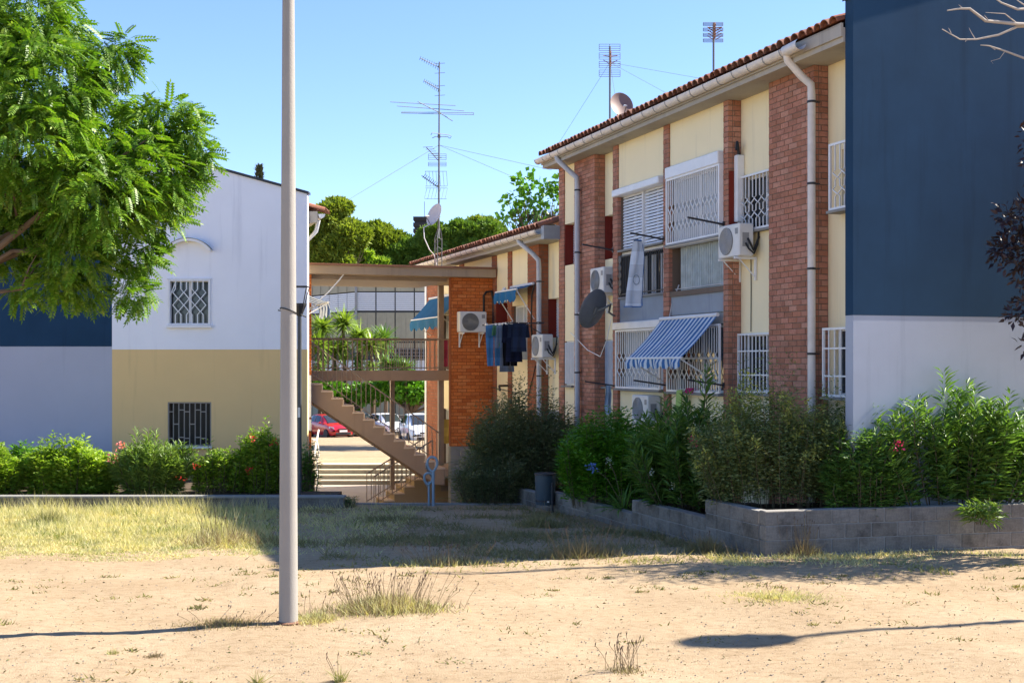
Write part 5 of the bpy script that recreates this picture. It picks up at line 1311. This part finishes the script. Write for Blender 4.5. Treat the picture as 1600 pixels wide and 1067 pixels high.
# left hedge in front of the gable
HG = 'hedge plants along the left gable'
def hx(px, D): return (px-800)*D/2000
shrub('leafy_bush', 'bright lime green rounded bush at the left photo edge of the hedge', 'bush', (hx(-5,26.6),26.6,0), -.12, 1.0, .9, .98, 200, 66, OVAL, .12, lf_lime, .08, .5, .0, .75, .34, HG)
shrub('leafy_bush', 'dark green bush directly behind the lime green bush in the hedge', 'bush', (hx(28,27.8),27.8,0), -.12, 1.4, .8, 1.05, 110, 50, OVAL, .12, lf_box, .08, .5, .1, .6, .3, HG)
shrub('leafy_bush', 'broad leafy green hedge bush under the pale grey wall', 'bush', (hx(112,26.8),26.8,0), -.12, 2.1, .9, 1.0, 300, 66, OVAL, .125, lf_lime, .10, .5, .0, .8, .22, HG, 0, None, (), .06)
shrub('oleander_bush', 'pale green oleander with salmon flowers at the white and grey wall joint', 'bush', (hx(238,26.6),26.6,0), -.12, 1.75, .9, 1.1, 130, 63, leaf_t(.17), .20, lf_ole2, .03, .8, .02, .55, .28, HG, 0, None, [(f_salm, P(188,696,26.4), .06, 24),(f_salm, P(178,715,26.3), .06, 20),(f_red, P(284,748,26.2), .05, 10)], .1, .01, 3)
shrub('flowering_bush', 'airy light green bush with small red flowers under the ochre wall', 'bush', (hx(345,26.8),26.8,0), -.12, 1.3, .9, .95, 110, 50, OVAL, .11, lf_lime, .10, .5, .1, .7, .3, HG, 0, None, [(f_red, P(306,728,26.3), .045, 14),(f_red, P(388,735,26.3), .045, 12)], .3)
shrub('flowering_bush', 'taller green bush with red flowers left of the tall lamp post', 'bush', (hx(410,26.9),26.9,0), -.12, 1.15, .9, 1.32, 190, 60, OVAL, .11, lf_lime, .10, .5, .02, .75, .3, HG, 0, None, [(f_red, P(395,685,26.4), .05, 16),(f_red, P(430,690,26.3), .05, 12)], .15)
shrub('climbing_plant', 'dark green creeper on the plinth of the left brick pier', 'plant', (hx(478,27.5),27.5,0), -.3, .5, .5, 1.25, 40, 44, OVAL, .09, lf_box, .08, .2, .05, .9, .2)
shrub('ground_weeds', 'low green weeds at the end of the kerb wall by the stairs opening', 'weeds', (hx(515,26.0),26.0,0), -.33, 1.15, .9, .26, 90, 30, leaf_t(.25), .07, lf_priv, .05, .4, .0, .9, .3)

# ---- trees behind
def crown_tree(name, label, base, blobs, n_per, leaf, L, mat, r0, squash=(1,1,.8), up=.2, group='trees behind the buildings', shell=.55, trunkmat=None):
    r = thing(name, label, 'tree', Matrix.Translation(base), group)
    pos, d_ = [], []
    for (c, rad) in blobs:
        n = int(n_per*rad*rad); p, d = ball_pts(c, rad, n, shell, squash); pos.append(p); d_.append(d+rng.normal(size=(n,3))*.5+[0,0,up])
    pos = np.concatenate(pos); d_ = np.concatenate(d_)
    batch('crown', leaf[0], leaf[1], frames(d_, 1.0, L*rng.uniform(.6,1.25,len(pos))), pos, mat, r, kind='stuff')
    limbs(r, base, [tuple(b[0]) for b in blobs], r0, trunkmat or m_bark, jit=.5); return r
def blobs_px(lst, D, sub=5, spread=.62):
    out = []
    for (px, py, r) in lst:
        R_ = r*D/2000
        c = P(px, py, D); out.append((tuple(c), R_*.8))
        for _ in range(sub):
            v = Vector((random.gauss(0,1),random.gauss(0,1),random.gauss(0,.8))).normalized()*R_*spread; out.append((tuple(c+v), R_*random.uniform(.32,.5)))
    return out
tuft = ([(-.5,0,0),(.5,0,0),(.0,1,.1),(0,0,-.5),(0,0,.5),(0.1,1,0),(-.2,.1,0),(.9,.75,0),(-.9,.75,.0)], [(0,1,2),(3,4,5),(6,1,7),(0,6,8)])
def gB(px, D): return ((px-800)*D/2000, D, -2.1)
crown_tree('pine_tree', 'tall yellow-green pine just right of the white gable', gB(515,104), blobs_px([(505,345,34),(530,325,22),(490,375,32),(545,365,34),(520,400,40)],104,9), 320, tuft, .42, lf_pine, .4)
crown_tree('pine_tree', 'lower yellow-green pine sloping down to the dark round pine', gB(590,108), blobs_px([(585,375,32),(610,380,26),(570,400,34),(628,395,24)],108,9), 320, tuft, .42, lf_pine, .4)
crown_tree('cedar_tree', 'light green layered cedar showing above the staircase roof beam', gB(560,106), blobs_px([(530,415,24),(565,408,26),(590,420,22),(552,430,30)],106,6), 240, tuft, .36, lf_lime, .3, (1.2,1,.45))
crown_tree('umbrella_pine', 'dense dark round-topped pine behind the far tiled roof', gB(700,108), blobs_px([(640,395,36),(690,375,34),(730,368,32),(765,372,34),(620,410,30),(680,410,40),(740,400,40)],108,10), 300, tuft, .38, lf_pine2, .45, (1.12,1,.75))
crown_tree('pine_tree', 'yellow-green pine top showing over the dark round pine', gB(752,112), blobs_px([(750,352,20),(765,360,22),(735,362,18)],112,5), 200, tuft, .4, lf_pine, .35)
pt = P(835,420,64); crown_tree('plane_tree', 'broad-leaved tree with open branches rising over the roof step', (pt.x,64,-2), blobs_px([(822,285,16),(805,310,17),(838,300,20),(865,300,17),(880,280,14),(795,338,13),(825,335,24),(860,330,24)],64,8,.9), 95, BROAD, .34, lf_box, .2, (1,1,1), 0)
mb_ = thing('cypress_tree', 'narrow dark cypress tip behind the left gable roof', 'tree', T_(*gB(405,70)), 'trees behind the buildings')
n = 2600; hgt = 15.6; s = rng.random(n)**.8; an_ = rng.random(n)*6.283; rad = (.42*np.sqrt(np.clip(1-s,0,1))+.06)*(.75+.3*rng.random(n)); bx = gB(405,70)
pos = np.stack([bx[0]+rad*np.cos(an_), bx[1]+rad*np.sin(an_), -2.1+2+hgt*s*.858], 1)
batch('crown', OVAL[0], OVAL[1], frames(np.stack([np.cos(an_)*.4,np.sin(an_)*.4,np.ones(n)],1)+rng.normal(size=(n,3))*.15, .6, rng.uniform(.2,.36,n)), pos, lf_cyp, mb_, kind='stuff')
mb = MB(); mb.tube([(bx[0],bx[1],-2.2),(bx[0],bx[1],12)], [.2,.04], 8); mb.build('trunk', m_bark, mb_, I4)
# dark trees behind the parked cars, seen under the landing, and one that shades the lot
crown_tree('shade_tree', 'dark leafy tree behind the silver car under the landing', gB(540,84.6), blobs_px([(520,612,24),(560,616,26),(500,600,20),(590,610,22)],84.6,6), 420, BROAD, .3, lf_box, .25)
crown_tree('shade_tree', 'dark leafy tree behind the tall white car under the landing', gB(640,84.6), blobs_px([(620,610,26),(650,615,26),(640,592,20),(680,610,22)],84.6,6), 420, BROAD, .3, lf_box, .25)
crown_tree('shade_tree', 'leafy tree hidden behind the far block shading the sandy lot', (-.6,59,-1.2), [((x-4.6,59+y,z),1.7) for x,y,z in ((4,0,4),(5.5,1,5),(3,-1,5.2),(5,-1.5,6.2),(4,1.5,6.5),(3.0,.5,4.4),(6.2,0,3.8),(4.3,0,6.4),(5.6,-.5,6.5),(7.0,.8,6.4),(3.6,1.2,5.6))], 190, BROAD, .4, lf_box, .3)
hd = thing('boundary_wall', 'dark wall and railing line behind the parked cars', 'wall', T_(-8,86,-2.1)); mb = MB(); mb.bb(-20,4,85.8,86,-2.2,-.95); mb.build('wall', m_acg, hd, I4); mb = MB(); mb.bb(-20,4,85.75,86.05,-.95,-.85); mb.build('coping', m_conc, hd, I4)
# yuccas
YG = 'tall yuccas behind the parked cars'
k = 0
for (px, py, D, lab) in ((503,512,87,'leftmost tall yucca beside the left brick pier'),(497,540,86,'low yucca head at the foot of the leftmost yuccas'),(522,545,88,'pale yucca between the leftmost tall yucca and the tallest one'),(536,505,88,'tallest yucca head with a thick pale trunk'),(560,528,89,'yucca with an upright head right of the tallest yucca'),(580,540,88,'middle yucca behind the landing railing'),(600,532,90,'dark round yucca head nearest the grey panels'),(608,572,84,'small dark spiky yucca low before the trellis, left one'),(632,575,84,'small dark spiky yucca low before the trellis, right one')):
    p = P(px, py, D); r = thing('yucca_tree', lab, 'yucca', T_(p.x, D, -2.1), YG)
    mb = MB(); mb.tube([(p.x+.1,D,-2.2),(p.x+.15,D,(p.z-2)/2),(p.x,D,p.z)], [.16,.12,.10], 8); mb.build('trunk', m_bark, r, I4)
    n = 170; d = nrm(rng.normal(size=(n,3))*[1,1,.75]+[0,0,.35]); tv = []; tf = []
    for i in range(4): s_ = i/3; ww = .085*(1-s_*.9); tv += [(-ww,s_,-.12*s_*s_),(ww,s_,-.12*s_*s_)]
    for i in range(3): b = 2*i; tf += [(b,b+1,b+3),(b,b+3,b+2)]
    batch('leaf_blades', tv, tf, frames(d, .3, rng.uniform(.85,1.25,n)*(1.15 if py < 560 else .9)), np.tile([p.x,D,p.z], (n,1))+rng.normal(size=(n,3))*.1, lf_yuc if px < 590 else lf_ole, r, kind='stuff')
    if py < 560:
        m2 = 150; q = np.tile([p.x,D,p.z-1.0], (m2,1)); q[:,2] -= rng.random(m2)*1.3; d = nrm(rng.normal(size=(m2,3))*[1,1,.3]+[0,0,-.55]); batch('old_leaves', tv, tf, frames(d, .3, rng.uniform(.7,1.0,m2)), q, lf_yuc if k % 2 else lf_ole, r, kind='stuff')
    k += 1
# ---- trees outside the right edge
pt_ = (10.4, 17.6, 0)
def P2(px, py, D): return tuple(P(px, py, D))
crown_tree('purple_leaf_tree', 'dark purple-leaved tree just entering at the right edge', pt_, [(P2(1640,400,17.4),.6),(P2(1592,395,17.3),.36),(P2(1600,345,17.3),.32),(P2(1572,385,17.3),.22),(P2(1572,335,17.3),.16),(P2(1605,480,17.3),.24),(P2(1585,495,17.3),.14),(P2(1690,330,17.4),.8),(P2(1700,480,17.5),.8),(P2(1780,380,17.6),1.1),(P2(1600,540,17.3),.12),(P2(1560,395,17.3),.16),(P2(1760,560,17.6),.7),(P2(1700,220,17.6),.9),(P2(1850,280,17.7),1.1)], 1500, OVAL, .11, lf_purp, .11, (1,1,1), 0, 'trees at the right edge', .15)
bt = thing('bare_tree', 'leafless pale branches reaching in at the top right corner', 'tree', T_(12.0,19.0,0), 'trees at the right edge')
m_pb = concrete('pale_bare_bark', (.46,.40,.34), .2)
mb = MB(); Dn = 18.0
mb.tube([(12.0,19.0,-.2),(11.7,18.8,3.5),P(1850,60,Dn+.5)], [.14,.11,.07], 10)
def tw_(pts, r): mb.tube([P(x,y,Dn+dy) for x,y,dy in pts], [r*.7*(1-.75*i/(len(pts)-1)) for i in range(len(pts))], 6)
for pts, r in (([(1850,60,.5),(1720,45,.3),(1640,40,.1),(1590,38,0),(1540,33,-.1),(1515,14,-.1),(1500,14,-.1),(1480,17,-.1)],.055),([(1640,40,.1),(1590,42,.05),(1560,55,0),(1525,62,0),(1500,62,-.1),(1472,46,-.1)],.035),
    ([(1780,110,.4),(1680,105,.2),(1610,95,.1),(1570,80,0),(1545,72,0),(1532,71,0)],.035),([(1720,0,.4),(1640,12,.2),(1590,15,0),(1565,5,0),(1550,-5,0)],.04),([(1590,38,0),(1570,22,-.1),(1540,20,-.1)],.015),([(1600,8,0),(1585,-2,0)],.015),
    ([(1510,61,-.1),(1508,66,-.1),(1513,62,-.1)],.012),([(1545,33,-.1),(1538,24,-.15)],.01),([(1524,62,0),(1518,52,0),(1514,44,0)],.01),([(1555,78,0),(1545,72,0)],.012),([(1570,81,0),(1562,92,0),(1548,96,0),(1552,100,0)],.008),([(1505,14,-.1),(1498,8,-.1)],.008),([(1486,52,-.1),(1482,44,-.1)],.008)): tw_(pts, r)
mb.build('branches', m_pb, bt, I4, True)

# ------------------------------------------------------------------ grasses
blade = ([(-.5,0,0),(.5,0,0),(-.38,.5,.10),(.38,.5,.10),(0,1,.34)], [(0,1,3),(0,3,2),(2,3,4)])
def grass(name, label, xy, h, w, mat, lean=.45, kind='stuff', cat='grass', parent=None, zoff=0):
    n = len(xy); z = np.array([gz(x, y) for x, y in xy])-.01+zoff
    d = nrm(np.stack([rng.normal(size=n)*lean, rng.normal(size=n)*lean, np.ones(n)], 1)); az = rng.random(n)*6.283
    x = nrm(np.cross(d, np.stack([np.cos(az),np.sin(az),np.zeros(n)],1))); zz = np.cross(x, d)
    B = np.stack([x*(w*rng.uniform(.7,1.3,n))[:,None], d*h[:,None], zz*h[:,None]], 2)
    tri = np.array(blade[1])
    o = batch(name, blade[0], tri, B, np.column_stack([xy, z]), mat, parent, 'stuff')
    if parent is None: tag(o, label, cat)
    return o
def vnoise(x, y, s, seed=0):
    return (np.sin(x*s*1.7+y*s*.9+seed)+np.sin(x*s*.6-y*s*1.9+2*seed)+np.sin(x*s*2.9+y*s*2.3+3*seed)+np.sin(-x*s*1.1+y*s*3.1+seed*.7))/4
# dense dry meadow at the left
def meadow(n):
    y = 16.9+8.6*rng.random(n); x = -13.5+13*rng.random(n)
    edge = 16.55+.0*x+.9*np.clip((x+6.5)/4, 0, 1)*1.0+.35*vnoise(x, y, .9)
    lim = -2.9-.26*(y-17)+.5*vnoise(x, y, .8, 2)
    k = (y > edge+.35*vnoise(x, y, 3.1, 7)) & ((x < lim) | (rng.random(n) < .10)) & (x < -1.8) & (vnoise(x, y, 1.4, 5)+.6*vnoise(x, y, 4.2, 6)+rng.random(n)*1.6 > .22-.25*(y-edge))
    return np.stack([x, y], 1)[k]
xy = meadow(190000); y_ = xy[:,1]
hh = (.035+.085*np.clip((y_-17.0)/4.0, 0, 1))*rng.uniform(.5,1.4,len(xy))*(1+.5*vnoise(xy[:,0], y_, 1.6, 3))
grass('dry_grass', 'dry yellow-green grass filling the sunlit ground before the left hedge', xy, hh, np.full(len(xy), .012), m_gdry, 1.15)
k = (rng.random(len(xy)) < .22) & (vnoise(xy[:,0], y_, 2.1, 8) > .35); grass('green_grass', 'greener blades mixed into the dry grass', xy[k], hh[k]*1.2, np.full(k.sum(), .014), m_ggreen, .9)
k = (rng.random(len(xy)) < np.where(y_ > 23.6, .14, .03)) & (y_ > 18); grass('tall_straw', 'tall straw stems standing over the dry grass', xy[k], hh[k]*2.4, np.full(k.sum(), .006), m_gdry, .3)
# patches in the shade of the near block
def patches(n, x0, x1, y0, y1, th, s, seed, fn=None):
    x = x0+(x1-x0)*rng.random(n); y = y0+(y1-y0)*rng.random(n); v = vnoise(x, y, s, seed)+.35*vnoise(x, y, s*3, seed+1)
    if fn is not None: v = v+fn(x, y)
    return np.stack([x, y], 1)[v > th+.35*rng.normal(size=n)]
wallx = lambda y: 3.35-FM_*(y-17.3)
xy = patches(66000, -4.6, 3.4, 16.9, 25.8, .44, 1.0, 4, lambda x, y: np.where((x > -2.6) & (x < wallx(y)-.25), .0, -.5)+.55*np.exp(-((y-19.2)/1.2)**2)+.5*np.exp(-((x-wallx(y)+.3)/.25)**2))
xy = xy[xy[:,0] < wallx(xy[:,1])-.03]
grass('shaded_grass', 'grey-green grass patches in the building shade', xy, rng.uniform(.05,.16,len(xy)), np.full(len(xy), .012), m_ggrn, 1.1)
k = rng.random(len(xy)) < .05; grass('shaded_straw', 'thin brown straw in the shaded grass', xy[k], rng.uniform(.14,.34,k.sum()), np.full(k.sum(), .006), m_straw, .35)
# thin weeds along the shadow edge and over the sand
xy = patches(13000, -2.4, 5.5, 15.5, 17.2, .9, 1.3, 9, lambda x, y: .6*np.exp(-((y-16.55-.05*x)/.25)**2))
k = xy[:,0] < 6; grass('edge_weeds', 'low weeds along the edge of the shade', xy, rng.uniform(.03,.10,len(xy)), np.full(len(xy), .014), m_weed, .9)
cc = np.stack([(rng.random(300)-.5)*14, 10.0+6.8*rng.random(300)**.8], 1)
cc = cc[(vnoise(cc[:,0], cc[:,1], .8, 13)+.9*np.exp(-((cc[:,1]-15.2)/1.2)**2)+rng.normal(size=len(cc))*.4) > .35]
kk = rng.integers(10, 42, len(cc)); rr = rng.uniform(.03, .13, len(cc)); xy = np.repeat(cc, kk, 0)+rng.normal(size=(kk.sum(),2))*np.repeat(rr, kk)[:,None]*[1,.7]
grass('sparse_weeds', 'small sparse weeds scattered over the sand', xy, rng.uniform(.02,.07,len(xy)), np.full(len(xy), .015), m_gspr, 1.2)
xy = patches(9000, 2.6, 8.5, 16.4, 17.6, .3, 1.5, 17, lambda x, y: .7*np.exp(-((y-(17.1+.25*(x-3.4)))/.2)**2)); xy = xy[(xy[:,1] < 17.2+.25*(xy[:,0]-3.42)) | (xy[:,0] < 3.2)]
grass('wall_foot_weeds', 'dry weeds along the foot of the block wall', xy, rng.uniform(.03,.12,len(xy)), np.full(len(xy), .010), m_gdry, .8)
# foreground clumps: things
def clump(name, label, px, py, wpx, h, n, mats, heads=0, dep=.5, headh=.3):
    D = 5200/(py-HZ); c = P(px, py, D); w = wpx*D/2000; r = thing(name, label, 'weeds', T_(c.x, D, gz(c.x, D)))
    for m, f, hs in mats:
        k = int(n*f); xy = np.stack([c.x+rng.normal(size=k)*w*.24, D+rng.normal(size=k)*dep*.33], 1)
        fall = np.exp(-((xy[:,0]-c.x)/(w*.33))**2)
        grass('blades', None, xy, h*hs*rng.uniform(.35,1.1,k)*(.45+.55*fall), np.full(k, .007), m, .55, parent=r)
    if heads:
        mb = MB(); hb = MB()
        for _ in range(heads):
            x = c.x+random.gauss(0, w*.2); y = D+random.gauss(0, dep*.25); hh_ = headh*random.uniform(.6,1.1); tx = x+random.gauss(0,.06)+(x-c.x)*.35; ty = y+random.gauss(0,.05); z = gz(x, y)
            mb.tube([(x,y,z),((x+tx)/2,(y+ty)/2,z+hh_*.6),(tx,ty,z+hh_)], .0022, 3, False); hb.tube([(tx,ty,z+hh_-.005),(tx+.004,ty,z+hh_+.012),(tx+.008,ty,z+hh_+.03)], [.002,.0055,.001], 5)
        mb.build('stalk', m_straw, r, I4, kind='stuff'); hb.build('seed_head', m_head, r, I4, kind='stuff')
clump('grass_clump', 'big tuft with dark seed heads right of the lamp post base', 605, 955, 190, .21, 3200, [(m_gdry,.45,1),(m_ggrn,.25,.9),(m_straw,.3,1.1)], 90, .55, .36)
clump('grass_clump', 'low dry yellow tuft touching the right side of the lamp post base', 490, 968, 90, .10, 1500, [(m_gdry,.7,1),(m_straw,.3,1)], 6, .4, .25)
clump('dry_weed', 'tangled grey-brown dry weeds on the pole shadow left of the lamp post', 350, 975, 160, .09, 1500, [(m_straw,.6,1),(m_weed,.4,.7)], 10, .4, .14)
clump('grass_clump', 'flat yellowish grass mat on the sand below the planter corner', 1215, 935, 190, .07, 2400, [(m_gdry,.6,1),(m_weed,.4,.7)], 4, .6, .15)
clump('dry_weed', 'sparse brown plantain with dark heads at the bottom frame edge', 975, 1050, 80, .09, 300, [(m_straw,.6,1),(m_weed,.4,.6)], 24, .3, .27)
clump('green_weed', 'single upright green weed at the bottom edge left of centre', 402, 1062, 16, .17, 60, [(m_weed,1,1)], 0, .06)
clump('green_weed', 'thin upright weed at the bottom edge below the big tuft', 530, 1062, 26, .20, 70, [(m_weed,1,1)], 3, .06, .2)
clump('green_weed', 'small green sprout on bare sand at the lower left', 176, 1022, 22, .06, 120, [(m_weed,.7,1),(m_gdry,.3,1)], 0, .1)
clump('dry_weed', 'small flat reddish dry weed on the sand at the lower left', 245, 1024, 44, .05, 260, [(m_straw,1,1)], 0, .15)
clump('dry_weed', 'feathery dry weed standing against the block wall near its corner', 1255, 868, 60, .38, 420, [(m_straw,.7,1),(m_gdry,.3,.6)], 30, .2, .5)
clump('grass_clump', 'rounded grey-green tuft at the foot of the planter side wall', 1105, 858, 70, .26, 1300, [(m_ggrn,.8,1),(m_straw,.2,1.2)], 8, .35, .34)
clump('grass_clump', 'loose brownish tall tuft in the shade left of the stepped wall', 905, 868, 130, .30, 1700, [(m_straw,.5,1),(m_ggrn,.5,.8)], 30, .6, .42)
clump('grass_clump', 'pale tipped tuft catching sun on the shadow edge in the middle', 700, 878, 170, .14, 1500, [(m_gdry,.5,1),(m_straw,.5,1.3)], 60, .4, .26)
clump('grass_clump', 'tall seedy tuft on the sunlit edge of the meadow near the lamp post', 350, 845, 150, .30, 1500, [(m_gdry,.6,1),(m_straw,.4,1.3)], 40, .8, .5)
clump('green_weed', 'deep green weeds around the foot of the litter bin', 845, 806, 90, .26, 1500, [(m_ggrn,.7,1),(m_weed,.3,.8)], 0, .5)
clump('yellow_weed', 'yellow flowering weed at the left end of the meadow', 75, 800, 60, .42, 500, [(m_weed,.6,1),(m_ggrn,.4,.9)], 0, .3)
shrub('leafy_shrub', 'low green shrub filling the gap between dull bush and oleander at the blue wall corner', 'bush', P(1350,790,18.0), .5, 1.05, .6, 1.15, 110, 70, leaf_t(.24), .13, lf_ole, .1, .4, .0, .8, .4)
# leaf litter, clods and pebbles
n = 2600; y = 9.9+7.2*rng.random(n)**1.2; x = (rng.random(n)-.5)*.96*y; zz_ = np.array([gz(a_, b_) for a_, b_ in zip(x, y)])+.004
tag(batch('leaf_litter', OVAL[0], OVAL[1], frames(rng.normal(size=(n,3))*[1,1,.25], .5, rng.uniform(.012,.045,n)), np.stack([x,y,zz_],1), leafmat('leaf_litter', [(.12,.08,.04),(.20,.14,.07),(.09,.07,.035),(.16,.17,.06)], .1, .8), None, 'stuff'), 'dry leaf bits scattered over the sand', 'leaf litter')
mb = MB()
for _ in range(2200):
    y = 10.2+6.3*random.random()**1.3; x = random.uniform(-.45, .45)*y; s_ = random.uniform(.004,.012); z = gz(x, y)
    mb.add([(x-s_,y,z),(x,y-s_,z),(x+s_,y,z),(x,y+s_,z),(x+s_*.2,y,z+s_*.9)], [(0,1,4),(1,2,4),(2,3,4),(3,0,4)])
tag(mb.build('pebbles', m_block, None, None, False, 'stuff'), 'small pebbles scattered over the sand', 'pebbles')
